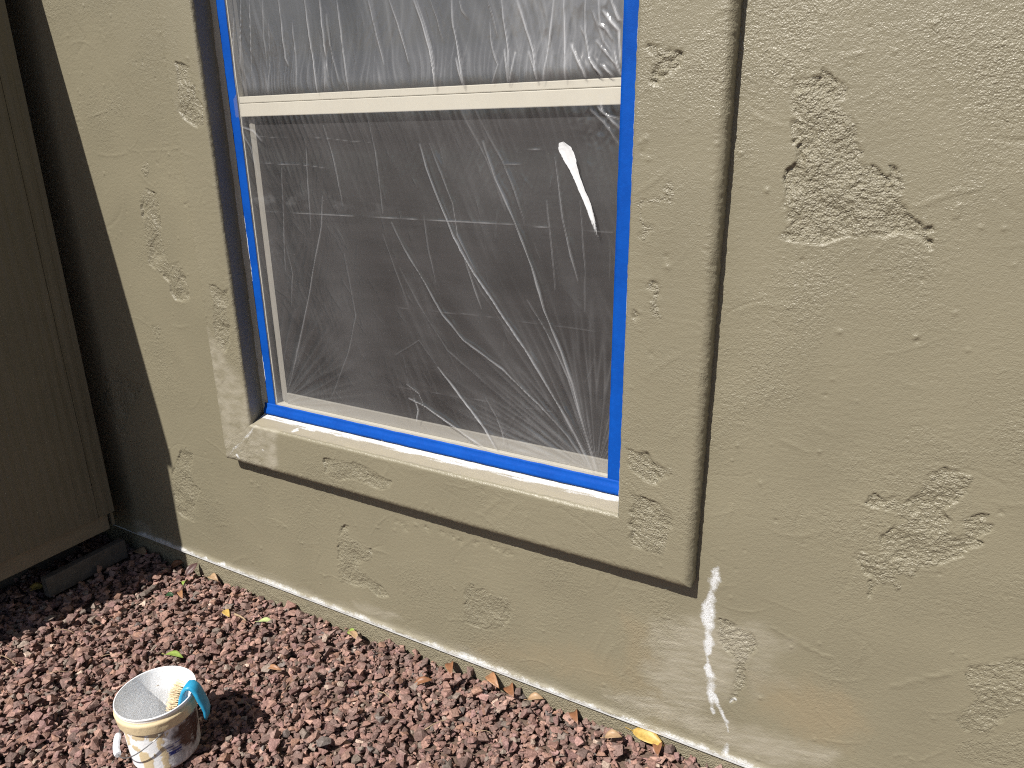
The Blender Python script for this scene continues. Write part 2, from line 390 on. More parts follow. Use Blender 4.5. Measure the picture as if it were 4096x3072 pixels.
def plaster(X, Z, patches, lines, spots, y0, seed, strokes):
    """relief height (metres, out of the wall) and roughness mask on a grid; X,Z 2D with X along axis 0"""
    rough = sstep(-.5, 1.1, fbm(X * 3.1, Z * 3.1, seed, 4) + .15 * noise(X * 40, Z * 40, seed + 2)) * .55 + .10
    H = .0008 * fbm(X * 5, Z * 5, seed + 5, 2)
    # troweled brush drag, roughly horizontal and bowed
    H += .00026 * np.clip(.3 + noise(X * 2.3, Z * 2.3, 42), 0, 1) * fbm(X * 22 + Z * 26 + 3 * noise(X * 3, Z * 3, 40), Z * 95 - X * 18 + 5 * noise(X * 2.5, Z * 2.5, 41), seed + 9, 2)
    H += (.00022 + .0008 * rough) * fbm(X * 140, Z * 140, seed + 14, 2)
    H += .0005 * rough * np.abs(noise(X * 60, Z * 60, seed + 17))
    xs = X[:, 0]; zs = Z[0, :]
    def win(x0, x1, z0, z1):
        a, b = np.searchsorted(xs, [x0, x1]); c, d = np.searchsorted(zs, [z0, z1])
        return slice(a, b), slice(c, d)
    for pts, w, a in strokes:
        s = win(pts[:, 0].min() - 3 * w, pts[:, 0].max() + 3 * w, pts[:, 1].min() - 3 * w, pts[:, 1].max() + 3 * w)
        if X[s].size == 0: continue
        d, f, sd = line_d(X[s], Z[s], pts)
        H[s] += a * np.exp(-(d / w) ** 2) * np.sin(np.pi * np.clip(f, 0, 1)) ** .6
        H[s] += .5 * a * sstep(0, w * 2.5, -sd * d + w * 2.5) * np.exp(-(d / (2.2 * w)) ** 2) * np.sin(np.pi * f)
    for px, w, a in lines:
        pts = to_plane(px, y0)
        s = win(pts[:, 0].min() - 4 * w, pts[:, 0].max() + 4 * w, pts[:, 1].min() - 4 * w, pts[:, 1].max() + 4 * w)
        if X[s].size == 0: continue
        wx = X[s] + .0025 * noise(X[s] * 90, Z[s] * 90, 50); wz = Z[s] + .0025 * noise(X[s] * 90, Z[s] * 90, 51)
        d, f, sd = line_d(wx, wz, pts)
        H[s] += .65 * a * np.exp(-(d / (w * .85)) ** 2) * (.7 + .5 * noise(X[s] * 80, Z[s] * 80, 52))
    for x, z, r, a in spots:
        s = win(x - 3 * r, x + 3 * r, z - 3 * r, z + 3 * r)
        if X[s].size == 0: continue
        dx = X[s] - x; dz = Z[s] - z
        H[s] += a * np.exp(-((dx * dx + dz * dz) / (r * r)) * (1 + .5 * noise(X[s] * 150, Z[s] * 150, 53)))
        if a < 0 and r > .006:
            H[s] += .0022 * noise(X[s] * 160, Z[s] * 160, 54) * np.exp(-(dx * dx + dz * dz) / (r * r))
    for px, dep, gr in patches:
        pts = to_plane(px, y0); dep = dep * 1.45
        mg = .02
        s = win(pts[:, 0].min() - mg, pts[:, 0].max() + mg, pts[:, 1].min() - mg, pts[:, 1].max() + mg)
        if X[s].size == 0: continue
        x, z = X[s], Z[s]
        wx = x + .0036 * fbm(x * 85, z * 85, 60, 3); wz = z + .0036 * fbm(x * 85, z * 85, 64, 3)
        sd = poly_sd(wx, wz, pts)
        lowe = sstep(-.45, .35, noise(x * 13, z * 13, 79))
        m = sstep(-.0012 - .006 * (1 - lowe), .0014 + .006 * (1 - lowe), sd)
        dep = dep * (.25 + .85 * lowe)
        lip = np.exp(-((sd + .004) / .004) ** 2) * .0002
        g = fbm(x * 110, z * 110, 70, 3)
        lump = np.maximum(0, noise(x * 78, z * 78, 74)) ** 1.3
        low = sstep(-.3, .6, noise(x * 22, z * 22, 77))
        grain = gr * (.0019 * g + .0034 * lump * (.35 + .65 * low)) - dep * (.85 + .45 * low)
        H[s] = H[s] * (1 - m) + lip + m * (grain + .3 * H[s])
        rough[s] = np.maximum(rough[s] * (1 - m), m * np.clip(.45 + .45 * gr, 0, 1))
    return H, rough

# ------------------------------------------------------------------ the stucco wall
def axis(lo, a, b, hi, step, coarse):
    mid = np.arange(a, b + step * .5, step)
    left = np.linspace(lo, a, max(2, int((a - lo) / coarse)))[:-1] if lo < a else np.array([])
    right = np.linspace(b, hi, max(2, int((hi - b) / coarse)))[1:] if hi > b else np.array([])
    left = left[left < mid[0] - 1e-6]; right = right[right > mid[-1] + 1e-6]
    return np.concatenate([left, mid, right])
STEP = 0.0026
ax = axis(-4.2, -2.16, 1.10, 3.2, STEP, .06)
az = axis(ZS, ZS, 2.12, 3.1, STEP, .06)
X, Z = np.meshgrid(ax, az, indexing='ij')
strokes = seed_strokes(380, -2.1, 1.1, .08, 2.1, 21, .0006)
spots = WALL_SPOT + seed_spots(520, -2.1, 1.1, .08, 2.1, 22)
H, rgh = plaster(X, Z, WALL_PATCH, WALL_LINE, spots, 0.0, 3, strokes)
fine_zone = (X > -2.17) & (X < 1.11) & (Z < 2.13)
H = np.where(fine_zone, H, 0)
# bottom bead over the weep screed
bead = np.exp(-((Z - ZS - .004) / .010) ** 2)
H += bead * (.0055 + .0018 * noise(X * 40, Z * 40, 80))
# where white primer has been brushed
rag = .012 * fbm(X * 14, Z * 3, 90, 3) + .004 * noise(X * 90, Z * 30, 91)
zrel = Z - ZS
along = .5 + .5 * fbm(X * 2.2, Z * 0, 93, 2)
white = np.clip(.95 - np.maximum(0, zrel - rag * .7) / (.013 + .026 * np.clip(along, 0, 1)), 0, 1)
white *= sstep(-1.99, -1.96, X)
white = np.where(zrel < .004, np.maximum(white, .6 * sstep(-1.99, -1.96, X)), white)
wash = np.clip(.85 - zrel / (.035 + .03 * np.clip(along, 0, 1) + .02 * noise(X * 9, Z * 2, 94)), 0, 1) * sstep(-1.99, -1.9, X)
stk = .6 + .4 * noise(X * 10 + Z * 30, Z * 150 - X * 20, 95)
wash = wash * stk
def soft_poly(px, soft, y0, XX=None, ZZ=None):
    XX = X if XX is None else XX; ZZ = Z if ZZ is None else ZZ
    pts = to_plane(px, y0)
    out = np.zeros(XX.shape)
    xs, zs = XX[:, 0], ZZ[0, :]
    a, b = np.searchsorted(xs, [pts[:, 0].min() - soft, pts[:, 0].max() + soft]); c, d = np.searchsorted(zs, [pts[:, 1].min() - soft, pts[:, 1].max() + soft])
    s = (slice(a, b), slice(c, d))
    if XX[s].size:
        x, z = XX[s], ZZ[s]
        sd = poly_sd(x + .5 * soft * fbm(x * 18, z * 18, 97, 3), z + .5 * soft * fbm(x * 18, z * 18, 98, 3), pts)
        out[s] = sstep(-soft, soft, sd)
    return out
smear = [
 (crop(2500,2100,1.7067,[(200,690),(560,630),(900,700),(1100,800),(900,860),(700,1150),(400,1330),(250,1160),(130,1010),(210,900),(170,780)]), .035, .62),
 (crop(2500,2100,1.7067,[(-150,1150),(200,1170),(600,1330),(1000,1450),(1420,1560),(1400,1620),(1000,1640),(500,1420),(0,1240)]), .03, .75),
 (crop(2500,2100,1.7067,[(900,800),(1090,790),(960,1080),(1130,1100),(1000,1000),(880,1180),(840,1000)]), .03, .35),
 (crop(450,2050,4.148,[(355,110),(480,150),(640,270),(700,420),(500,350),(360,230)]), .012, .6),
 (crop(1000,2300,2.149,[(880,220),(1100,280),(1250,330),(1300,380),(1100,370),(900,300)]), .015, .5),
]
for px, soft, amt in smear:
    mk = soft_poly(px, soft, 0.0) * amt * (.75 + .45 * noise(X * 14 + Z * 20, Z * 90 - X * 25, 99))
    wash = np.maximum(wash, np.clip(mk, 0, 1))
tanm = np.zeros(X.shape)
for px, soft, amt in [
 (crop(3000,2400,2.018,[(120,690),(500,680),(800,800),(880,1000),(800,1160),(450,1130),(250,900),(80,850)]), .05, .75),
 (crop(1900,2600,2.011,[(0,-40),(900,0),(1400,300),(1500,380),(1200,330),(600,150),(0,60)]), .05, .5),
 (crop(2500,2100,1.7067,[(0,560),(130,700),(200,950),(100,1000),(260,1170),(0,1100)]), .03, .5)]:
    tanm = np.maximum(tanm, soft_poly(px, soft, 0.0) * amt)
def add_white_line(px, w0, strength, XX, ZZ, W, y0):
    pts = to_plane([(u, v) for u, v, _ in px], y0); ws = np.array([w for _, _, w in px]) * w0
    a, b = np.searchsorted(XX[:, 0], [pts[:, 0].min() - .05, pts[:, 0].max() + .05]); c, d = np.searchsorted(ZZ[0, :], [pts[:, 1].min() - .05, pts[:, 1].max() + .05])
    s = (slice(a, b), slice(c, d)); x, z = XX[s], ZZ[s]
    wx = x + .004 * fbm(x * 45, z * 45, 101, 3)
    dd, f, _ = line_d(wx, z + .004 * fbm(x * 45, z * 45, 105, 3), pts)
    ww = np.interp(f, np.linspace(0, 1, len(ws)), ws)
    mk = np.clip(1.15 - dd / np.maximum(ww, 1e-4), 0, 1) * strength * (.88 + .4 * fbm(x * 16, z * 26, 108, 2))
    W[s] = np.maximum(W[s], np.clip(mk, 0, 1))
def cr3(ox, oy, s, pts): return [(ox + x / s, oy + y / s, w) for x, y, w in pts]
add_white_line(cr3(2500,2100,1.7067,[(622,305,30),(600,420,42),(590,470,30),(570,560,48),(568,640,48),(570,740,26),(575,800,42),(562,890,12),(562,960,24),(590,1050,42),(588,1150,26),(605,1290,20)]), .00054, 1.0, X, Z, white, 0.0)
add_white_line(cr3(2500,2100,1.7067,[(600,1150,20),(640,1240,18),(690,1340,16),(708,1410,7)]), .00054, .95, X, Z, white, 0.0)
add_white_line(cr3(2500,2100,1.7067,[(700,1490,16),(690,1540,24),(690,1600,30)]), .00054, .8, X, Z, white, 0.0)
add_white_line(cr3(2500,2100,1.7067,[(715,1215,10),(755,1195,16)]), .00054, .9, X, Z, white, 0.0)
keep_cell = np.ones((len(ax) - 1, len(az) - 1), bool)
cxm = (ax[:-1] + ax[1:]) / 2; czm = (az[:-1] + az[1:]) / 2
inx = (cxm > XL + .03) & (cxm < XR - .03); inz = (czm > ZB + .03) & (czm < ZT - .03)
keep_cell[np.ix_(inx, inz)] = False
V = np.stack([X, -H, Z], -1).reshape(-1, 3)
A = np.stack([white, wash, rgh, tanm], -1).reshape(-1, 4)
q = grid_quads(len(ax), len(az), keep_cell)
used = np.zeros(len(V), bool); used[q.ravel()] = True
remap = np.cumsum(used) - 1
wall = link('stucco_wall', np_mesh('stucco_wall', V[used], remap[q], {'paint': A[used]}), M_wall)
tag(wall, 'tan painted stucco house wall with rough bare patches and a white chalky streak', 'wall')

# weep screed lip below the plaster, and the recessed footing
M_metal = plain('screed_metal', (0.55, 0.55, 0.53), .5)
scr = box('weep_screed', (-4.2, -.0050, ZS - .0045), (3.2, .0060, ZS - .0005), M_metal, wall)
fx = axis(-4.2, -2.1, .75, 3.2, .006, .06); fz = np.concatenate([[-.25], np.arange(-.04, ZS - .002, .005), [ZS - .0062]])
FX, FZ = np.meshgrid(fx, fz, indexing='ij')
FH = .0012 * fbm(FX * 60, FZ * 60, 120, 3) + .0012 * fbm(FX * 9, FZ * 9, 124, 2)
FV = np.stack([FX, .0065 - FH, FZ], -1).reshape(-1, 3)
FA = np.zeros((len(FV), 4)); FA[:, 2] = .9
found = link('footing', np_mesh('footing', FV, grid_quads(len(fx), len(fz)), {'paint': FA}), M_found)
tag(found, 'narrow rough tan concrete footing below the white edge of the wall', 'footing')

# ------------------------------------------------------------------ the plaster surround of the window
RO, RI = .021, .010
def arc(cx, cy, r, a0, a1, n):
    a = np.linspace(a0, a1, n); return np.stack([cx + r * np.cos(a), cy + r * np.sin(a)], 1)
def profile(w):
    pr = [np.array([[0, .006], [0, -.006], [0, -(D - RO) * .6]])]
    pr.append(arc(RO, -(D - RO), RO, math.pi, 1.5 * math.pi, 9))
    n = int(round((w - RO - RI) / .003))
    pr.append(np.stack([np.linspace(RO, w - RI, n + 1)[1:], np.full(n, -D)], 1))
    pr.append(arc(w - RI, -(D - RI), RI, -.5 * math.pi, 0, 7)[1:])
    n = 17
    pr.append(np.stack([np.full(n, w), np.linspace(-(D - RI), RB + .006, n + 1)[1:]], 1))
    return np.concatenate(pr)
def resample(w):            # same number of rows on every side
    return profile(.17) * np.array([1, 1]) if w is None else profile(w)
tx = axis(XL - .01, XL - .01, XR + .01, XR + .01, STEP, .1); tz = axis(ZB - .01, ZB - .01, 2.12, ZT + .01, STEP, .05)
TX, TZ = np.meshgrid(tx, tz, indexing='ij')
tstrokes = seed_strokes(150, XL, XR, ZB, 2.1, 31, .0006)
tspots = seed_spots(260, XL, XR, ZB, 2.1, 32)
TH, Trgh = plaster(TX, TZ, TRIM_PATCH, TRIM_LINE, tspots, -D, 23, tstrokes)
# grey wash at the lower left corner
Twash = np.zeros(TX.shape)
for px, soft, amt in [
 (crop(850,1450,2.0733,[(-60,-260),(60,-160),(170,60),(300,240),(370,480),(500,560),(530,640),(525,760),(540,840),(510,930),(300,900),(90,800),(40,400)]), .026, .58),
 (crop(850,1450,2.0733,[(420,500),(540,560),(530,700),(545,860),(480,900),(440,700)]), .014, .70)]:
    Twash = np.maximum(Twash, soft_poly(px, soft, -D, TX, TZ) * amt * (.7 + .6 * fbm(TX * 22, TZ * 40, 130, 3)))
Twhite = np.zeros(TX.shape)
for px, w, st in [(crop(850,1450,2.0733,[(400,480),(340,540),(300,600),(190,700),(140,760)]), 16, .62),
                  (crop(850,1450,2.0733,[(200,770),(220,790)]), 14, .9), (crop(850,1450,2.0733,[(415,722),(420,728)]), 8, 1.0),
                  (crop(850,1450,2.0733,[(505,628),(510,634)]), 7, 1.0)]:
    add_white_line([(u, v, w) for u, v in px], .00054, st, TX, TZ, Twhite, -D)
def samp(Gd, x, z):
    i = np.clip(np.searchsorted(tx, x) - 1, 0, len(tx) - 2); j = np.clip(np.searchsorted(tz, z) - 1, 0, len(tz) - 2)
    fx_ = np.clip((x - tx[i]) / (tx[i + 1] - tx[i]), 0, 1); fz_ = np.clip((z - tz[j]) / (tz[j + 1] - tz[j]), 0, 1)
    return (Gd[i, j] * (1 - fx_) + Gd[i + 1, j] * fx_) * (1 - fz_) + (Gd[i, j + 1] * (1 - fx_) + Gd[i + 1, j + 1] * fx_) * fz_
wL, wR, wB, wT = IXL - XL, XR - IXR, IZB - ZB, ZT - IZT
PL = profile(wL); nP = len(PL)
def fit(w):
    p = PL.copy(); fl = (p[:, 0] > RO) ; s = (w - RO - RI) / (wL - RO - RI)
    o = p[:, 0].copy(); o[fl] = np.where(o[fl] <= wL - RI + 1e-9, RO + (o[fl] - RO) * s, o[fl] - wL + w)
    p[:, 0] = o; return p
PR, PB, PT = fit(wR), fit(wB), fit(wT)
surV = []; surA = []; surQ = []; base = 0
for side, P in (('L', PL), ('B', PB), ('R', PR), ('T', PT)):
    nT = {'L': 620, 'R': 620, 'B': 540, 'T': 60}[side]
    t = np.linspace(0, 1, nT)
    if side in 'LR':                       # dense only up to the top of the picture
        t = np.concatenate([np.linspace(0, .78, 560), np.linspace(.78, 1, 61)[1:]])
    nT = len(t)
    T_, O_ = np.meshgrid(t, np.arange(nP), indexing='ij')
    x0, x1 = XL + PL[O_, 0], XR - PR[O_, 0]; z0, z1 = ZB + PB[O_, 0], ZT - PT[O_, 0]
    y = P[O_, 1].copy()
    if side == 'L': x = x0; z = z0 + (z1 - z0) * T_; n2 = (-1, 0)
    elif side == 'R': x = x1; z = z0 + (z1 - z0) * T_; n2 = (1, 0)
    elif side == 'B': z = z0; x = x0 + (x1 - x0) * T_; n2 = (0, -1)
    else: z = z1; x = x0 + (x1 - x0) * T_; n2 = (0, 1)
    o = P[O_, 0]; w = P[-1, 0]
    front = sstep(.0, RO, o) * sstep(0, RI, w - o)
    rev = (o >= w - 1e-6) & (y > -(D - RI) - 1e-6)
    h = samp(TH, x, z); rg = samp(Trgh, x, z); wsh = samp(Twash, x, z); wht = samp(Twhite, x, z)
    s_al = z if side in 'LR' else x
    out_w = 1 - sstep(0, RO, o); in_w = (1 - sstep(0, RI, w - o)) * (~rev)
    edge = .0014 * fbm(s_al * 30, y * 60, 140 + ord(side), 3)
    rnd = np.exp(-((o - RO * .75) / .010) ** 2) * (1 - rev)
    h = h * front + rnd * .0010 * fbm(x * 130, z * 130, 146, 3)
    lateral = out_w * (edge + .0012 * fbm(s_al * 110, y * 90, 150, 3)) + in_w * .0010 * fbm(s_al * 60, y * 60, 153, 2)
    lat = np.where(rev, .0011 * fbm(s_al * 7, y * 18, 156 + ord(side), 2) + .0003 * fbm(s_al * 70, y * 60, 157, 2), lateral)
    y = y - h
    depth = np.clip((y + D - RI) / (D - RI + RB), 0, 1.1)
    sgn = np.where(rev, -1, 1)
    x = x + n2[0] * lat * sgn; z = z + n2[1] * lat * sgn
    if side == 'B':
        z = z + np.where(rev, .019 * depth, 0)                # sill falls to the outside
        wig = .05 * fbm(s_al * 6, y * 0, 160, 3) + .20 * fbm(s_al * 7, y * 260, 163, 2)
        lim = .40 - .05 * (s_al < -.9) + .06 * np.sin(s_al * 4)
        wht = np.where(rev, np.clip((depth - lim + wig) * 4, 0, 1) * .92, wht)
        spot = sstep(.55, .75, fbm(s_al * 16, y * 70, 166, 2)) * (s_al < -.78) * .8
        wht = np.where(rev, np.maximum(wht, spot), wht)
        tn = np.where(rev, .55, 0)
        wsh = np.where(rev, .40, wsh)
    elif side == 'L':
        x = x - np.where(rev, .012 * depth, 0)
        lim = .93
        wht = np.where(rev, np.clip((depth - lim + .05 * fbm(s_al * 9, y * 0, 169, 3)) * 8, 0, 1) * .95, wht)
        tn = np.zeros(x.shape); low = np.exp(-(z - IZB) / .03)
        wht = np.where(rev, np.maximum(wht, low * .45), wht)
        wsh = np.where(rev, np.clip(.30 * fbm(s_al * 20, y * 70, 172, 3) * sstep(.6, .9, depth), 0, 1), wsh)
    else:
        tn = np.zeros(x.shape)
        wht = np.where(rev, .8 * sstep(.05, .2, fbm(s_al * 5, y * 20, 175, 3) + .1), wht)
        thin = np.exp(-((w - o) / .0035) ** 2) * sstep(-.1, .35, fbm(s_al * 6, y * 0, 178, 2) + .18)
        if side == 'R': wht = np.maximum(wht, thin * .9)
    surV.append(np.stack([x, y, z], -1).reshape(-1, 3)); surA.append(np.stack([wht, wsh, rg, tn], -1).reshape(-1, 4))
    surQ.append(grid_quads(nT, nP, flip=(side in 'LT')) + base); base += nT * nP
sur = link('window_surround', np_mesh('window_surround', np.concatenate(surV), np.concatenate(surQ), {'paint': np.concatenate(surA)}), M_wall)
tag(sur, 'raised tan stucco surround framing the taped window', 'window surround')

# ------------------------------------------------------------------ the window
M_vinyl = plain('cream_vinyl', (0.60, 0.565, 0.475), .35, .5, .03, 8)
M_gasket = plain('gasket', (0.07, 0.065, 0.06), .6)
M_sash = plain('sash_vinyl', (0.29, 0.275, 0.24), .4, .5, .06, 12)
win = empty('window', (-.5, RB, IZB))
tag(win, 'cream vinyl sash window behind plastic film, dark screens above and below its rail', 'window')
def wbox(name, lo, hi, mat, parent=win, bevel=.0015):
    o = box(name, lo, hi, mat, None, bevel); o.parent = win if parent is win else parent
    o.matrix_parent_inverse = Matrix.Translation(-Vector(win.location)) if parent is win else Matrix.Identity(4)
    return o
yf = RB + .003
jl = wbox('frame_jamb', (IXL - .03, yf, IZB + .012), (TL + .004, .10, IZT + .02), M_vinyl)
jr = wbox('frame_jamb', (TR + .004, yf, IZB + .012), (IXR + .02, .10, IZT + .02), M_vinyl)
js = wbox('frame_sill', (TL + .0045, yf, IZB + .012), (TR + .0035, .10, TB + .003), M_vinyl)
jh = wbox('frame_head', (TL + .0045, yf, IZT - .03), (TR + .0035, .10, IZT + .02), M_vinyl)
rail = wbox('meeting_rail', (TL + .0045, RB + .0022, ZRB), (TR + .0035, .075, 1.7036), M_vinyl, bevel=.002)
rail2 = wbox('fixed_sash', (TL + .0045, RB + .0030, 1.7046), (TR + .0035, .060, ZRT), M_vinyl, bevel=.002)
# lower sash: stiles, bottom rail, screen, glass
sash = wbox('sliding_sash', (TL + .0405, .037, TB + .0035), (TR - .0045, .095, TB + .040), M_sash)
wbox('stile', (TL + .012, .040, TB + .0035), (TL + .040, .095, ZRB - .0005), M_sash, sash, bevel=.0110)
wbox('stile', (TL + .0064, .088, TB + .0035), (TL + .0138, .095, ZRB - .0005), M_gasket, sash)
wbox('stile', (TR - .004, .040, TB + .0035), (TR + .0034, .095, ZRB - .0005), M_vinyl, sash)
wbox('gasket', (TL + .0042, .0275, TB + .0036), (TL + .0062, .0995, ZRB - .001), M_gasket, bevel=0)
wbox('stile', (TL + .0046, .044, ZRT + .0005), (TL + .022, .095, IZT - .031), M_gasket, rail2)
wbox('stile', (TR - .006, .044, ZRT + .0005), (TR + .0034, .095, IZT - .031), M_vinyl, rail2)
def screen_material():
    mt, nt, b = mat_new('insect_screen'); L = nt.links.new
    co = obj_co(nt)
    c1 = noise_tex(nt, 1.0, 3, .6, obj_co(nt, (3, 1, 26)))
    col = mixc(nt, ramp(nt, c1, .3, .7), (0.026, 0.0255, 0.026), (0.042, 0.040, 0.0405))
    L(col, b.inputs['Base Color']); b.inputs['Roughness'].default_value = .65; b.inputs['Specular IOR Level'].default_value = .3
    tr = nt.nodes.new('ShaderNodeBsdfTransparent'); mx = nt.nodes.new('ShaderNodeMixShader'); mx.inputs[0].default_value = .30
    out = nt.nodes['Material Output']; L(b.outputs[0], mx.inputs[1]); L(tr.outputs[0], mx.inputs[2]); L(mx.outputs[0], out.inputs[0])
    return mt
M_screen = screen_material()
mt, nt, b = mat_new('window_glass'); b.inputs['Base Color'].default_value = (.02, .022, .024, 1); b.inputs['Roughness'].default_value = .03
M_glass = mt
M_dark = plain('room_darkness', (0.045, 0.042, 0.040), .9)
wbox('insect_screen', (TL + .039, .0435, TB + .0385), (TR - .003, .0442, ZRB - .001), M_screen, sash, bevel=0)
wbox('insect_screen', (TL + .020, .0455, ZRT + .0008), (TR - .005, .0462, IZT - .032), M_screen, rail2, bevel=0)
wbox('glass_pane', (TL + .030, .076, TB + .040), (TR - .015, .080, ZRB - .001), M_glass, sash, bevel=0)
wbox('glass_pane', (TL + .030, .082, ZRT + .001), (TR - .015, .086, IZT - .032), M_glass, rail2, bevel=0)
wbox('dark_room_panel', (IXL - .02, .1005, IZB - .05), (IXR + .02, .112, IZT + .03), M_dark, bevel=0)  # near-black panel stands in for the unlit room behind the panes

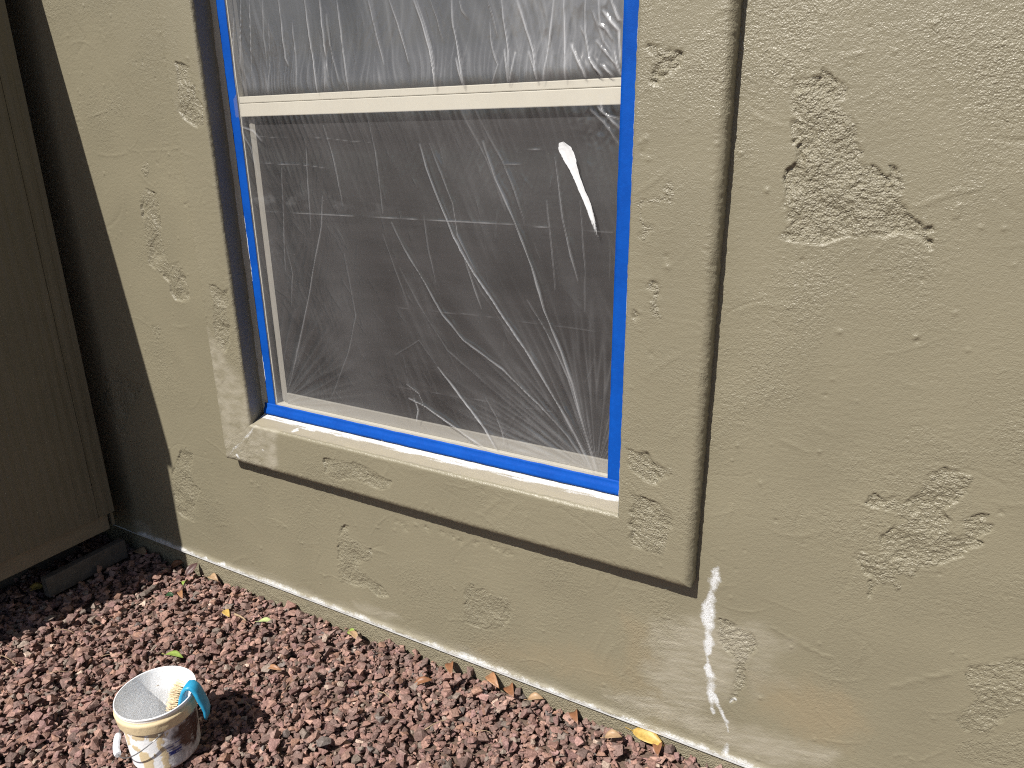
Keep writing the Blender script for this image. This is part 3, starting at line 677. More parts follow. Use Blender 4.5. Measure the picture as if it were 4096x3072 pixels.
# ------------------------------------------------------------------ plastic sheeting
FS = .0026
fx0, fx1, fz0, fz1 = TL - .014, TR + .014, TB - .012, 2.40
gx = np.linspace(fx0, fx1, int((fx1 - fx0) / FS)); gz = np.concatenate([np.arange(fz0, 2.13, FS), np.arange(2.13, fz1, .008)])
GX, GZ = np.meshgrid(gx, gz, indexing='ij')
def lc(pts): return crop(900, 400, 1.0371, pts)
def uc(pts): return crop(1400, 0, 2.011, pts)
def lu(pts): return crop(850, 0, 2.7646, pts)
CREASE = [  # polyline px, half width, height, whiteness
 (lc([(805,185),(830,280),(880,410),(945,570),(1030,720),(1130,870),(1240,1030),(1340,1200),(1440,1370),(1530,1540)]), .0060, .0062, .55),
 (lc([(845,180),(890,300),(940,430),(960,560),(1010,660),(1040,720)]), .0045, .0030, .25),
 (lc([(1070,175),(1120,330),(1200,510),(1270,690),(1320,870),(1390,1040),(1440,1180),(1500,1400),(1550,1550)]), .0060, .0056, .45),
 (lc([(685,510),(740,620),(830,770),(900,890),(990,1000),(1150,1120),(1300,1270),(1420,1400),(1520,1530)]), .0048, .0046, .40),
 (lc([(1250,830),(1330,960),(1420,1150),(1480,1340),(1540,1545)]), .0045, .0040, .30),
 (lc([(880,1110),(950,1200),(1020,1290),(1080,1370),(1130,1450)]), .0048, .0056, .75),
 (lc([(700,1060),(800,1000),(880,1110)]), .004, .0018, .1),
 (lc([(760,1240),(830,1275),(960,1360),(1090,1450)]), .0048, .0052, .75),
 (lc([(780,1240),(800,1290),(795,1335)]), .004, .0040, .5),
 (lc([(1080,1240),(1120,1310),(1150,1380),(1160,1430)]), .004, .0034, .25),
 (lc([(400,400),(395,530),(360,720),(320,950),(265,1190)]), .0048, .0042, .25),
 (lc([(490,640),(540,900),(510,1050),(440,1240)]), .005, .0026, .12),
 (lc([(1365,240),(1400,500),(1430,650),(1460,750)]), .0045, .0036, .3),
 (lc([(1330,420),(1350,600),(1365,790)]), .0042, .0030, .2),
 (lc([(330,160),(340,350),(350,540)]), .0045, .0030, .22),
 (lc([(410,110),(450,260),(485,440)]), .0045, .0030, .22),
 (lc([(600,90),(630,290),(650,470)]), .0045, .0028, .2),
 (lc([(230,280),(240,580),(245,720)]), .004, .0024, .2),
 (lc([(250,610),(275,720),(270,860)]), .004, .0020, .15),
 (lc([(960,580),(1010,720),(1060,870)]), .0045, .0036, .3),
 (lc([(1140,230),(1190,360),(1240,520)]), .0042, .0030, .2),
 (lc([(750,1180),(800,1220),(820,1270)]), .004, .0040, .45),
 (lc([(720,700),(800,850),(920,1040),(1080,1180)]), .004, .0020, .12),
 (lc([(1470,420),(1480,560),(1490,700),(1490,880)]), .004, .0024, .15),
 (lc([(650,560),(700,700),(760,860)]), .004, .0020, .12),
 (lc([(820,480),(840,620),(870,760)]), .004, .0020, .15),
 (lc([(1550,30),(1590,70),(1640,120)]), .005, .0040, .5),
 (lc([(1520,40),(1580,100),(1635,180)]), .005, .0030, .3),
 (lc([(1560,10),(1575,60),(1630,80)]), .004, .0034, .5),
 (lc([(70,110),(120,130),(150,170)]), .006, .0030, .4),
 (lc([(70,130),(110,200),(140,320)]), .006, .0030, .2),
 (lc([(900,420),(980,640),(1060,800),(1200,1000)]), .004, .0014, .08),
 (lc([(990,60),(1080,240),(1160,460)]), .0045, .0022, .15),
 (lc([(1040,40),(1150,260),(1240,500)]), .0045, .0022, .15),
 (lc([(160,465),(700,490),(1200,520),(1610,550)]), .0018, .0010, .30),
 (lc([(90,150),(400,160),(620,180)]), .0018, .0008, .18),
 (lc([(100,260),(300,268),(420,285)]), .0018, .0010, .22),
 (lc([(1230,205),(1400,200)]), .0018, .0010, .3), (lc([(1120,265),(1230,270)]), .0018, .0010, .2),
 (lc([(680,860),(1000,890),(1600,970)]), .0020, .0008, .10), (lc([(640,1180),(1000,1240),(1500,1320)]), .0020, .0008, .10),
 (uc([(510,0),(580,200),(640,400),(690,600),(695,700)]), .0065, .0066, .55),
 (uc([(530,0),(600,200),(655,400),(690,560)]), .0040, .0030, .35),
 (uc([(810,0),(825,200),(870,430),(910,590),(925,690)]), .0065, .0064, .55),
 (uc([(1215,0),(1245,230),(1280,430),(1285,660)]), .0060, .0062, .45),
 (uc([(1340,0),(1410,220),(1480,420),(1510,650)]), .0060, .0064, .50),
 (uc([(1640,0),(1605,340),(1560,650)]), .0070, .0066, .45),
 (uc([(1720,0),(1725,300),(1740,640)]), .0058, .0056, .45),
 (uc([(1885,0),(1890,250),(1930,460),(2020,600)]), .0058, .0060, .45),
 (uc([(2000,0),(2010,200),(2060,230),(2120,320)]), .0050, .0052, .4),
 (uc([(2040,90),(2120,190),(2170,250),(2180,500)]), .0058, .0066, .8),
 (uc([(2110,0),(2170,160),(2185,165)]), .0055, .0056, .6),
 (uc([(1980,330),(2080,440),(2150,520),(2180,600)]), .0050, .0052, .45),
 (uc([(1950,90),(2000,230),(2050,340),(2110,420)]), .0045, .0040, .3),
 (uc([(1845,210),(1890,300),(1900,420)]), .0045, .0034, .3),
 (uc([(1780,360),(1830,470),(1880,560),(1900,620)]), .0060, .0056, .7),
 (uc([(1930,460),(1980,540),(2030,610)]), .0060, .0056, .8),
 (uc([(2040,520),(2080,570),(2120,610)]), .0055, .0056, .7),
 (uc([(2140,420),(2160,520),(2185,600)]), .0055, .0056, .7),
 (uc([(310,0),(380,200),(440,400),(470,500)]), .0050, .0042, .4),
 (uc([(140,0),(200,270),(270,520)]), .0050, .0040, .35),
 (uc([(870,0),(890,80),(930,140)]), .0040, .0034, .3), (uc([(1090,0),(1140,130),(1180,290)]), .0040, .0032, .25),
 (uc([(640,0),(700,160),(740,330)]), .0040, .0024, .2), (uc([(1115,180),(1130,330),(1150,420),(1190,520),(1150,660)]), .0045, .0040, .35),
 (uc([(1240,400),(1260,520),(1275,660)]), .0050, .0048, .5), (uc([(1330,430),(1310,560),(1290,660)]), .0050, .0040, .4),
 (uc([(1440,420),(1490,560),(1512,650)]), .0050, .0046, .5), (uc([(640,420),(680,560),(690,690)]), .0050, .0046, .5),
 (uc([(850,470),(890,590),(920,690)]), .0050, .0046, .5),
 (lu([(305,0),(310,400),(315,760)]), .0042, .0036, .35), (lu([(395,0),(410,400),(425,780)]), .0042, .0036, .35),
 (lu([(535,0),(550,400),(565,500),(590,740)]), .0042, .0032, .25), (lu([(600,260),(620,600),(625,1040)]), .004, .0024, .2),
 (lu([(710,0),(760,330),(800,650),(830,720)]), .0048, .0046, .45), (lu([(1000,0),(1060,400),(1120,750),(1170,1020)]), .0052, .0050, .5),
 (lu([(1170,0),(1220,350),(1250,600),(1280,850)]), .0056, .0056, .6), (lu([(1190,100),(1230,420),(1250,1000)]), .0050, .0040, .4),
 (lu([(1360,0),(1430,500),(1510,1000)]), .0052, .0050, .5), (lu([(860,250),(910,600),(945,1030)]), .0042, .0034, .35),
 (lu([(1250,160),(1290,500),(1400,900)]), .0045, .0030, .3), (lu([(240,200),(240,600),(265,1050)]), .0050, .0044, .35),
]
# the way the film is drawn tight
cnr = on_y(*lc([(1540, 1550)])[0], RB)[[0, 2]]; cnl = on_y(*lc([(230, 1265)])[0], RB)[[0, 2]]; clp = on_y(*lc([(1110, 1455)])[0], RB)[[0, 2]]
upper = sstep(ZRT - .004, ZRT + .03, GZ); railz = np.exp(-((GZ - (ZRT + ZRB) / 2) / .034) ** 4)
F = .0030 + 0 * GX
F += .0014 * fbm(GX * 3.2, GZ * 2.2, 200, 2)
F += (1 - .5 * railz) * .0005 * fbm(GX * 85 + 8 * noise(GX * 4, GZ * 4, 201), GZ * 11, 202, 3)
F += .0022 * noise(GX * 11 + GZ * 2.5, GZ * 1.6, 207) * (.6 + .4 * upper)
F += .00022 * fbm(GX * 150, GZ * 130, 206, 2) * (.5 + noise(GX * 5, GZ * 5, 208))
def fan(c, ka, rad, amp, seed, lo=None):
    dx = GX - c[0]; dz = GZ - c[1]; r = np.sqrt(dx * dx + dz * dz) + 1e-4; a = np.arctan2(dz, dx)
    w = np.exp(-(r / rad) ** 2) * sstep(.0, .04, r)
    return amp * w * np.minimum(r * 6, 1) * (1 - np.abs(noise(a * ka, r * 3, seed)) * 2), w
f1, w1 = fan(cnr, 13, .34, .0034, 210); f2, w2 = fan(cnl, 8, .30, .0032, 211); f3, w3 = fan(clp, 9, .12, .003, 212)
F += f1 + f2 + f3
pl = np.exp(-np.maximum(0, GZ - ZRT) / .085) * upper
F += pl * .0026 * (1 - np.abs(noise(GX * 62 + 2 * noise(GX * 9, GZ * 6, 215), GZ * 3.0, 213)) * 2) * (.7 + .6 * noise(GX * 7, GZ * 0, 214))
bl = np.exp(-np.maximum(0, ZRB - GZ) / .10) * (GZ < ZRB)
F += bl * .0012 * (1 - np.abs(noise((GX + .35 * GZ) * 48, GZ * 2.4, 217)) * 2)
lowb = np.exp(-np.maximum(0, GZ - TB) / .03); F += lowb * .0016 * noise(GX * 75, GZ * 20, 218)
cru = sstep(-.32, -.02, GX) * upper          # crumpled upper right
F += cru * .0028 * (1 - 2 * np.abs(fbm(GX * 34 + 1.2 * noise(GX * 6, GZ * 6, 219) + GZ * 5, GZ * 8, 220, 2)))
cru2 = sstep(-.08, .03, GX) * np.exp(-((GZ - 1.63) / .04) ** 2); F += cru2 * .0030 * (1 - 2 * np.abs(fbm(GX * 38, GZ * 30, 224, 2)))
haze_glint = .0 * GX
def add_creases(CR):
    global F, haze_glint
    for px, w, a, wt in CR:
        pts = to_plane(px, RB)
        mg = 4 * w + .006
        i0, i1 = np.searchsorted(gx, [pts[:, 0].min() - mg, pts[:, 0].max() + mg]); j0, j1 = np.searchsorted(gz, [pts[:, 1].min() - mg, pts[:, 1].max() + mg])
        s = (slice(i0, i1), slice(j0, j1))
        if GX[s].size == 0: continue
        wx = GX[s] + .0016 * fbm(GX[s] * 9, GZ[s] * 9, 230, 2); wz = GZ[s] + .0016 * fbm(GX[s] * 9, GZ[s] * 9, 233, 2)
        d, f, sd = line_d(wx, wz, pts)
        ends = np.where((pts[0, 1] > 2.0), sstep(0, .12, 1 - f), np.sin(np.pi * np.clip(f * .94 + .03, 0, 1)) ** .45)
        wv = w * (.75 + .5 * noise(GX[s] * 14, GZ[s] * 14, 236))
        tent = np.maximum(0, 1 - d / wv) ** 1.15
        side = np.exp(-((sd * d - 1.9 * wv) / (1.0 * wv)) ** 2) * .35
        F[s] += a * (tent + side) * ends
        haze_glint[s] = np.maximum(haze_glint[s], wt * ends * (.30 * np.maximum(0, 1 - d / (1.2 * wv)) + .95 * np.maximum(0, 1 - d / (.60 * wv))))  # folded film is whiter; sun glints along the creases are painted in too
add_creases(CREASE)
r2 = np.random.default_rng(77); extra = []
for i in range(240):           # many short faint crinkles
    x = r2.uniform(TL, TR); z = r2.uniform(TB + .03, 2.1)
    if ZRB - .02 < z < ZRT + .01: continue
    if z > ZRT: a = math.radians(-90 + 13 + r2.normal() * 9)
    else:
        a = math.atan2(cnr[1] - z, cnr[0] - x) * .35 + math.radians(-82) * .65 + r2.normal() * .16
    L = r2.uniform(.02, .09); k = r2.normal() * 1.5
    t = np.linspace(0, 1, 5)
    ptx = x + np.cos(a) * L * t - np.sin(a) * k * (t * L) ** 2; ptz = z + np.sin(a) * L * t + np.cos(a) * k * (t * L) ** 2
    uv = [project(np.array([xx, RB, zz]))[:2] for xx, zz in zip(ptx, ptz)]
    extra.append((uv, r2.uniform(.0028, .0042), r2.uniform(.0008, .0022), r2.uniform(.0, .06)))
add_creases(extra)
edge = np.minimum(np.minimum(GX - fx0, fx1 - GX), GZ - fz0)
ew = sstep(.010, .032, edge)
F = np.maximum(F, .0006) * ew + .0006 * (1 - ew)
F = np.where(railz > .02, F * (1 - .45 * railz) + .0012 * railz, F)
# bellying in towards the recessed glass between the rail and frame
belly = np.minimum(sstep(0, .12, edge), sstep(0, .10, np.where(GZ > ZRT, GZ - ZRT, ZRB - GZ)))
belly = np.where((GZ <= ZRT) & (GZ >= ZRB), 0, belly)
Y = RB - F + .008 * belly
Y = np.minimum(Y, .035)
mist_sheen = .030 + .025 * fbm(GX * 3, GZ * 2.2, 240, 3) + .075 * upper * (.55 + .75 * sstep(-1.0, .05, GX))  # film milkiness, plus a bright reflection painted on the upper pane, stronger rightwards
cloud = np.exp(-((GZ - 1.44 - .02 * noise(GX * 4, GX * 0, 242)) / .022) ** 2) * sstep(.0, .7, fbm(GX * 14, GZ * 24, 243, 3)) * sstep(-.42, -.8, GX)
mist_sheen += .07 * cloud + .035 * upper * np.maximum(0, 1 - 1.8 * np.abs(noise(GX * 11 + GZ * 2.5, GZ * 1.6, 257))) + .020 * np.maximum(0, 1 - 2 * np.abs(noise(GX * 5 + GZ * 3, GZ * 2, 258)))  # smudge, plus broad soft sheen bands painted into the film
rid = lambda n_: np.maximum(0, 1 - 2.6 * np.abs(n_)) ** 2
pleat = rid(noise(GX * 62 + 2 * noise(GX * 9, GZ * 6, 215), GZ * 3.0, 213)) * pl * .18
tall = rid(noise(GX * 30 + GZ * 7 + 1.5 * noise(GX * 5, GZ * 3, 250), GZ * 1.6, 251)) * upper * .10 * sstep(-.2, .5, noise(GX * 6, GZ * 4, 252))
slant = rid(noise((GX + .35 * GZ) * 48, GZ * 2.4, 217)) * bl * .06 + rid(noise((GX + .42 * GZ) * 26, GZ * 1.8, 253)) * .03 * (1 - upper) * sstep(0, .5, noise(GX * 5, GZ * 5, 254))
dx_ = GX - cnr[0]; dz_ = GZ - cnr[1]; fan_h = rid(noise(np.arctan2(dz_, dx_) * 13, np.hypot(dx_, dz_) * 3, 210)) * w1 * .16
dx_ = GX - cnl[0]; dz_ = GZ - cnl[1]; fan_h2 = rid(noise(np.arctan2(dz_, dx_) * 8, np.hypot(dx_, dz_) * 3, 211)) * w2 * .07
veil = .16 * np.exp(-np.maximum(0, GZ - TB - .004) / .030) + .10 * np.exp(-np.maximum(0, GX - TL) / .030) * (1 - .5 * upper)
hz = np.clip(haze_glint + pleat + tall + slant + fan_h + fan_h2 + veil + .12 * cru * upper * (.5 + rid(noise(GX * 20, GZ * 9, 255))), 0, 1)  # pleats, fans and crumple whitened too, painting in their bright streaks
FA_ = np.stack([np.clip(mist_sheen, 0, 1), hz, 0 * GX, 0 * GX], -1).reshape(-1, 4)
def film_material():
    mt, nt, b = mat_new('clear_plastic_film'); L = nt.links.new
    nt.nodes.remove(b); out = nt.nodes['Material Output']
    at = N(nt, 'ShaderNodeAttribute', attribute_name='film'); sp = nt.nodes.new('ShaderNodeSeparateColor'); L(at.outputs['Color'], sp.inputs[0])
    tr = nt.nodes.new('ShaderNodeBsdfTransparent'); tr.inputs[0].default_value = (.96, .96, .96, 1)
    df = nt.nodes.new('ShaderNodeBsdfDiffuse'); df.inputs[0].default_value = (.80, .81, .83, 1)
    tl = nt.nodes.new('ShaderNodeBsdfTranslucent'); tl.inputs[0].default_value = (.8, .8, .8, 1)
    md = nt.nodes.new('ShaderNodeMixShader'); md.inputs[0].default_value = .35; L(df.outputs[0], md.inputs[1]); L(tl.outputs[0], md.inputs[2])
    gl = nt.nodes.new('ShaderNodeBsdfGlossy'); gl.inputs[0].default_value = (1, 1, 1, 1); gl.inputs['Roughness'].default_value = .20
    co = obj_co(nt)
    bp = bump(nt, noise_tex(nt, 1.0, 3, .6, obj_co(nt, (160, 60, 45))), .35, .0006)
    L(bp, gl.inputs['Normal'])
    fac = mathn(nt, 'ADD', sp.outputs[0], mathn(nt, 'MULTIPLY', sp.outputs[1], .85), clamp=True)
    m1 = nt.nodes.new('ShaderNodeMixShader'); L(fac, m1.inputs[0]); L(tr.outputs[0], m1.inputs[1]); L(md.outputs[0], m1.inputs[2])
    lw = nt.nodes.new('ShaderNodeLayerWeight'); lw.inputs[0].default_value = .5; L(bp, lw.inputs['Normal'])
    frs = mathn(nt, 'ADD', mathn(nt, 'MULTIPLY', mathn(nt, 'POWER', lw.outputs['Facing'], 5.0), .92), .06)
    m2 = nt.nodes.new('ShaderNodeMixShader'); L(frs, m2.inputs[0])
    L(m1.outputs[0], m2.inputs[1]); L(gl.outputs[0], m2.inputs[2]); L(m2.outputs[0], out.inputs[0])
    return mt
M_film = film_material()
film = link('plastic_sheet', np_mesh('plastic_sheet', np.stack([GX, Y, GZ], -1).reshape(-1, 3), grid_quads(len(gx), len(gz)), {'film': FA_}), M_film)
tag(film, 'wrinkled clear plastic sheet stretched over the window inside blue tape', 'plastic sheet')
def film_y(x, z):
    i = int(np.clip(np.searchsorted(gx, x), 0, len(gx) - 1)); j = int(np.clip(np.searchsorted(gz, z), 0, len(gz) - 1)); return Y[i, j]
# white paint stroke on the film: wide head, ragged tail
def paint_material():
    mt, nt, b = mat_new('white_paint'); L = nt.links.new
    at = N(nt, 'ShaderNodeAttribute', attribute_name='cov'); n = noise_tex(nt, 1.0, 3, .6, obj_co(nt, (900, 900, 130)))
    b.inputs['Base Color'].default_value = (.66, .67, .68, 1); b.inputs['Roughness'].default_value = .5
    tr = nt.nodes.new('ShaderNodeBsdfTransparent'); mx = nt.nodes.new('ShaderNodeMixShader')
    k = ramp(nt, mathn(nt, 'SUBTRACT', mathn(nt, 'MULTIPLY', at.outputs['Fac'], 1.8), n), -.1, .15)
    L(k, mx.inputs[0]); L(tr.outputs[0], mx.inputs[1]); L(b.outputs[0], mx.inputs[2]); L(mx.outputs[0], nt.nodes['Material Output'].inputs[0])
    return mt
M_white = paint_material()
path = to_plane(crop(2000, 0, 2.074, [(505,1180),(530,1230),(570,1310),(605,1400),(640,1490),(680,1590),(715,1660),(760,1790),(790,1890),(815,1980)]), RB)
wid = np.array([.007, .0185, .0180, .0120, .0095, .0085, .0090, .0080, .006, .004]) * .85
tt = np.linspace(0, 1, 60); cx = np.interp(tt, np.linspace(0, 1, 10), path[:, 0]); cz = np.interp(tt, np.linspace(0, 1, 10), path[:, 1]); ww = np.interp(tt, np.linspace(0, 1, 10), wid)
pv = []; pa = []
for i in range(60):
    for k in range(9):
        s = k / 8 * 2 - 1
        rag_ = 1 + .07 * random.uniform(-1, 1) * (abs(s) > .9)
        x = cx[i] + s * ww[i] * .97 * rag_; z = cz[i] + s * ww[i] * .25
        rim = .0009 * (abs(s) > .7) + .0006 + .0004 * random.random()
        pv.append((x, min(film_y(x + o_, z) for o_ in (-.003, 0, .003)) - rim, z))
        cv = (1.0 if tt[i] < .35 else max(.08, 1.0 - (tt[i] - .35) * 1.30)) * (.60 + .40 * (1 - abs(s) ** 3))
        pa.append((cv, cv, cv, 1))
sm = link('paint_smear', np_mesh('paint_smear', np.array(pv), grid_quads(60, 9), {'cov': np.array(pa)}), M_white, film)
sm['label'] = 'thick white paint stroke fading downwards on the clear plastic'

# ------------------------------------------------------------------ blue masking tape
def tape_material():
    mt, nt, b = mat_new('blue_masking_tape'); L = nt.links.new
    n1 = noise_tex(nt, 1.0, 3, .6, obj_co(nt, (120, 120, 120))); n2 = noise_tex(nt, 9, 2, .5, obj_co(nt))
    col = mixc(nt, ramp(nt, n2, .3, .7), (0.002, 0.055, 0.31), (0.003, 0.072, 0.38))
    col = mixc(nt, mathn(nt, 'MULTIPLY', ramp(nt, n1, .45, .8), .35), col, (0.004, 0.100, 0.50))
    ea = N(nt, 'ShaderNodeAttribute', attribute_name='edge'); en = noise_tex(nt, 1.0, 3, .6, obj_co(nt, (160, 160, 60)))
    col = mixc(nt, ramp(nt, mathn(nt, 'SUBTRACT', ea.outputs['Fac'], en), -.02, .12), col, (.62, .66, .70))
    L(col, b.inputs['Base Color']); b.inputs['Roughness'].default_value = .6; b.inputs['Specular IOR Level'].default_value = .12
    L(bump(nt, noise_tex(nt, 1.0, 3, .6, obj_co(nt, (500, 500, 700))), .8, .0006), b.inputs['Normal'])
    return mt
M_tape = tape_material()
def tape(name, P0, P1, across, label, seed, ripple=.0011, side_row=0, paint_amt=.0):
    """a strip from P0 to P1; across = list of (offset vector) rows"""
    n = 260; rows = []
    P0 = np.array(P0, float); P1 = np.array(P1, float); Ld = np.linalg.norm(P1 - P0)
    t = np.linspace(0, 1, n)
    for k, off in enumerate(across):
        p = P0 + (P1 - P0) * t[:, None] + np.array(off)
        s = t * Ld
        p[:, 1] -= np.abs(ripple * fbm(s * 14, s * 0 + k * .9, seed, 3))
        rows.append(p)
    edge_w = .0009 * fbm(t * Ld * 14, t * 0, seed + 5, 3)
    dv = np.array(across[0]) - np.array(across[-1]); dv = dv / np.linalg.norm(dv)
    rows[0] = rows[0] + dv * edge_w[:, None]
    rows[-1] = rows[-1] - dv * (.0009 * fbm(t * Ld * 14, t * 0 + 4, seed + 7, 3))[:, None]
    Vt = np.stack(rows, 1); nr = len(across)
    ea_ = np.zeros((n, nr, 4)); ea_[:, 0 if side_row == 0 else -1, :] = 1; ea_[:, 1 if side_row == 0 else -2, :] = .10
    ea_ *= sstep(-.05, .5, fbm(t * Ld * 4.5, t * 0, seed + 11, 3) + paint_amt)[:, None, None]
    me = np_mesh(name, Vt.reshape(-1, 3), grid_quads(n, nr), {'edge': ea_.reshape(-1, 4)})
    o = link(name, me, M_tape)
    md = o.modifiers.new('thickness', 'SOLIDIFY'); md.thickness = .0004; md.offset = 1.0
    return tag(o, label, 'masking tape', 'strips of blue masking tape round the window')
yt = RB - .0016
def rowsx(a, b, n, yy, bow=0): return [(a + (b - a) * k / (n - 1), yy - bow * math.sin(math.pi * k / (n - 1)), 0) for k in range(n)]
tape('masking_tape', (0, 0, IZB + .0215), (0, 0, 2.44), rowsx(-1.131, TL, 7, yt + .0006), 'blue tape strip down the left jamb, beside the dark reveal', 250)
tape('masking_tape', (0, 0, IZB + .024), (0, 0, 2.44), rowsx(IXR - .001, TR, 7, yt + .0004, .0008), 'blue tape strip up the right jamb, next to the wide right trim', 260, paint_amt=.12)
bt = [(0, yt - .0006, TB), (0, yt - .0012, TB - .006), (0, yt - .0022, TB - .0125), (0, yt - .0052, TB - .0165), (0, yt - .0068, TB - .022), (0, yt - .0086, TB - .029), (0, yt - .0100, TB - .0355)]
tape('masking_tape', (IXL + .004, -.0022, 0), (IXR - .0005, -.0022, 0), bt, 'creased blue tape strip along the bottom, above the white painted sill', 270, .0010, 1, -.05)

# ------------------------------------------------------------------ shed at the left
def siding_material():
    mt, nt, b = mat_new('embossed_siding'); L = nt.links.new
    co = obj_co(nt)
    w1 = obj_co(nt, (18, 85, 2.4)); g1 = noise_tex(nt, 1.0, 4, .6, w1, .6)
    wv = nt.nodes.new('ShaderNodeTexWave'); wv.wave_type = 'BANDS'; wv.bands_direction = 'Y'; wv.inputs['Scale'].default_value = 9
    wv.inputs['Distortion'].default_value = 16; wv.inputs['Detail'].default_value = 3; wv.inputs['Detail Scale'].default_value = .35
    L(obj_co(nt, (1, 1, .10)), wv.inputs['Vector'])
    h = mathn(nt, 'ADD', mathn(nt, 'MULTIPLY', g1, .9), mathn(nt, 'MULTIPLY', wv.outputs['Fac'], .38))
    c = mixc(nt, ramp(nt, noise_tex(nt, 4, 3, .6, co), .3, .7), (0.116, 0.105, 0.073), (0.138, 0.124, 0.087))
    L(c, b.inputs['Base Color']); b.inputs['Roughness'].default_value = .55
    L(bump(nt, h, 1.0, .0034), b.inputs['Normal'])
    return mt
M_side = siding_material()
M_roof = plain('shed_roofing', (0.09, 0.085, 0.08), .9, .3, .2, 60, .002, 200)
M_plank = plain('weathered_wood', (0.13, 0.110, 0.092), .8, .2, .2, 40, .0015, 150)
XP, YB, YFr = -1.955, -.088, -1.0
shed = empty('shed', (XP, -.55, .0)); tag(shed, 'dark brown wood grain shed in shadow at the left, close to the wall', 'shed')
def sp_(o): o.parent = shed; o.matrix_parent_inverse = Matrix.Translation(-Vector(shed.location)); return o
def prism(name, pts_yz, x0, x1, mat):
    bm = bmesh.new(); a = [bm.verts.new((x0, y, z)) for y, z in pts_yz]; b_ = [bm.verts.new((x1, y, z)) for y, z in pts_yz]
    n = len(a); bm.faces.new(a); bm.faces.new(b_[::-1])
    for i in range(n): bm.faces.new((a[i], b_[i], b_[(i + 1) % n], a[(i + 1) % n]))
    bmesh.ops.recalc_face_normals(bm, faces=bm.faces); return sp_(bm_obj(name, bm, mat))
def roof_z(y): return 1.919 + .377 * (y + 1.097)      # underside follows the rake
sl = lambda y: roof_z(y) - .075
prism('siding', [(YFr, .222), (-.1535, .222), (-.1535, sl(-.1535)), (YFr, sl(YFr))], XP - .012, XP, M_side)
prism('siding', [(-.1515, .221), (YB, .221), (YB, sl(YB)), (-.1515, sl(-.1515))], XP - .012, XP - .0005, M_side)
prism('groove_backing', [(-.160, .224), (-.145, .224), (-.145, 1.9), (-.160, 1.9)], XP - .020, XP - .0125, M_side)
sp_(box('base_board', (XP - .045, YFr + .01, .148), (XP - .0165, YB - .022, .2205), plain('board_paint', (.185, .160, .115), .55, .4, .1, 20, .0006, 120), None, .002))
sp_(box('end_wall', (XP - 1.3, YB - .012, .16), (XP - .0125, YB - .001, sl(YB) - .01), M_side))
sp_(box('end_wall', (XP - 1.3, YFr, .16), (XP - .0125, YFr + .012, sl(YFr) - .01), M_side))
prism('roof', [(-1.097, 1.919), (-.01, roof_z(-.01)), (-.01, roof_z(-.01) - .06), (-1.097, 1.859)], XP - 1.36, XP + .003, M_roof)
for xs_ in (XP - .32, XP - 1.1):
    sp_(box('skid', (xs_ - .05, YFr + .03, -.06), (xs_ + .05, YB - .03, .148), M_plank))
sp_(box('floor', (XP - 1.3, YFr + .013, .1605), (XP - .046, YB - .0135, .19), M_plank))
plank = box('wood_plank', (-2.024, -.372, -.02), (-1.990, -.052, .062), M_plank, None, .003)
tag(plank, 'short grey wood plank lying on the gravel under the shed edge', 'plank')

# ------------------------------------------------------------------ ground and gravel
gm, nt, b = mat_new('bare_soil'); co = obj_co(nt)
v1 = nt.nodes.new('ShaderNodeTexVoronoi'); v1.inputs['Scale'].default_value = 38; nt.links.new(co, v1.inputs['Vector'])
soil = mixc(nt, ramp(nt, noise_tex(nt, 70, 4, .65, co), .3, .7), (0.095, 0.064, 0.049), (0.190, 0.130, 0.098))
far = mixc(nt, .5, soil, v1.outputs['Color'], 'MULTIPLY')
nt.links.new(soil, b.inputs['Base Color']); b.inputs['Roughness'].default_value = .95
nt.links.new(bump(nt, noise_tex(nt, 120, 4, .7, co), 1.0, .006), b.inputs['Normal'])
M_soil = gm
gx_ = np.concatenate([[-80, -20, -6], np.linspace(-4, 3, 29), [6, 20, 80]]); gy_ = np.array([-120, -40, -12, -5, -3, -2, -1.5, -1, -.5, -.2, .2, 1, 8])
GGX, GGY = np.meshgrid(gx_, gy_, indexing='ij')
GV = np.stack([GGX, GGY, zg(GGX) - .030], -1).reshape(-1, 3)
ground = link('ground', np_mesh('ground', GV, grid_quads(len(gx_), len(gy_))), M_soil); tag(ground, kind='structure')

BK = np.array([-.958, -.635])               # bucket axis on the ground
# deposit stones one after another on a height map
CELL = .004
ox, oy = -2.62, -1.72; nx, ny = int((1.35 - ox) / CELL), int((.016 - oy) / CELL)
hx = ox + (np.arange(nx) + .5) * CELL
HM = np.repeat((zg(hx) - .030)[:, None], ny, 1)
PROTO = []
rp = np.random.default_rng(5)
def hull(pts):
    bm = bmesh.new()
    vs = [bm.verts.new(p) for p in pts]
    r = bmesh.ops.convex_hull(bm, input=vs)
    for v in [v for v in bm.verts if not v.link_faces]: bm.verts.remove(v)
    bmesh.ops.triangulate(bm, faces=bm.faces)
    bm.verts.index_update()
    v = np.array([list(x.co) for x in bm.verts]); f = np.array([[l.index for l in fc.verts] for fc in bm.faces]); bm.free()
    return v, f
for i in range(40):
    k = rp.integers(9, 14)
    p = rp.normal(size=(k, 3)); p /= np.linalg.norm(p, axis=1)[:, None]
    p = np.sign(p) * np.abs(p) ** rp.uniform(.6, 1.0)
    p *= rp.uniform(.82, 1.08, size=(k, 1))
    v, f = hull(p.tolist())
    v -= (v.max(0) + v.min(0)) / 2; v /= (v.max(0) - v.min(0)) / 2
    PROTO.append((v, f))
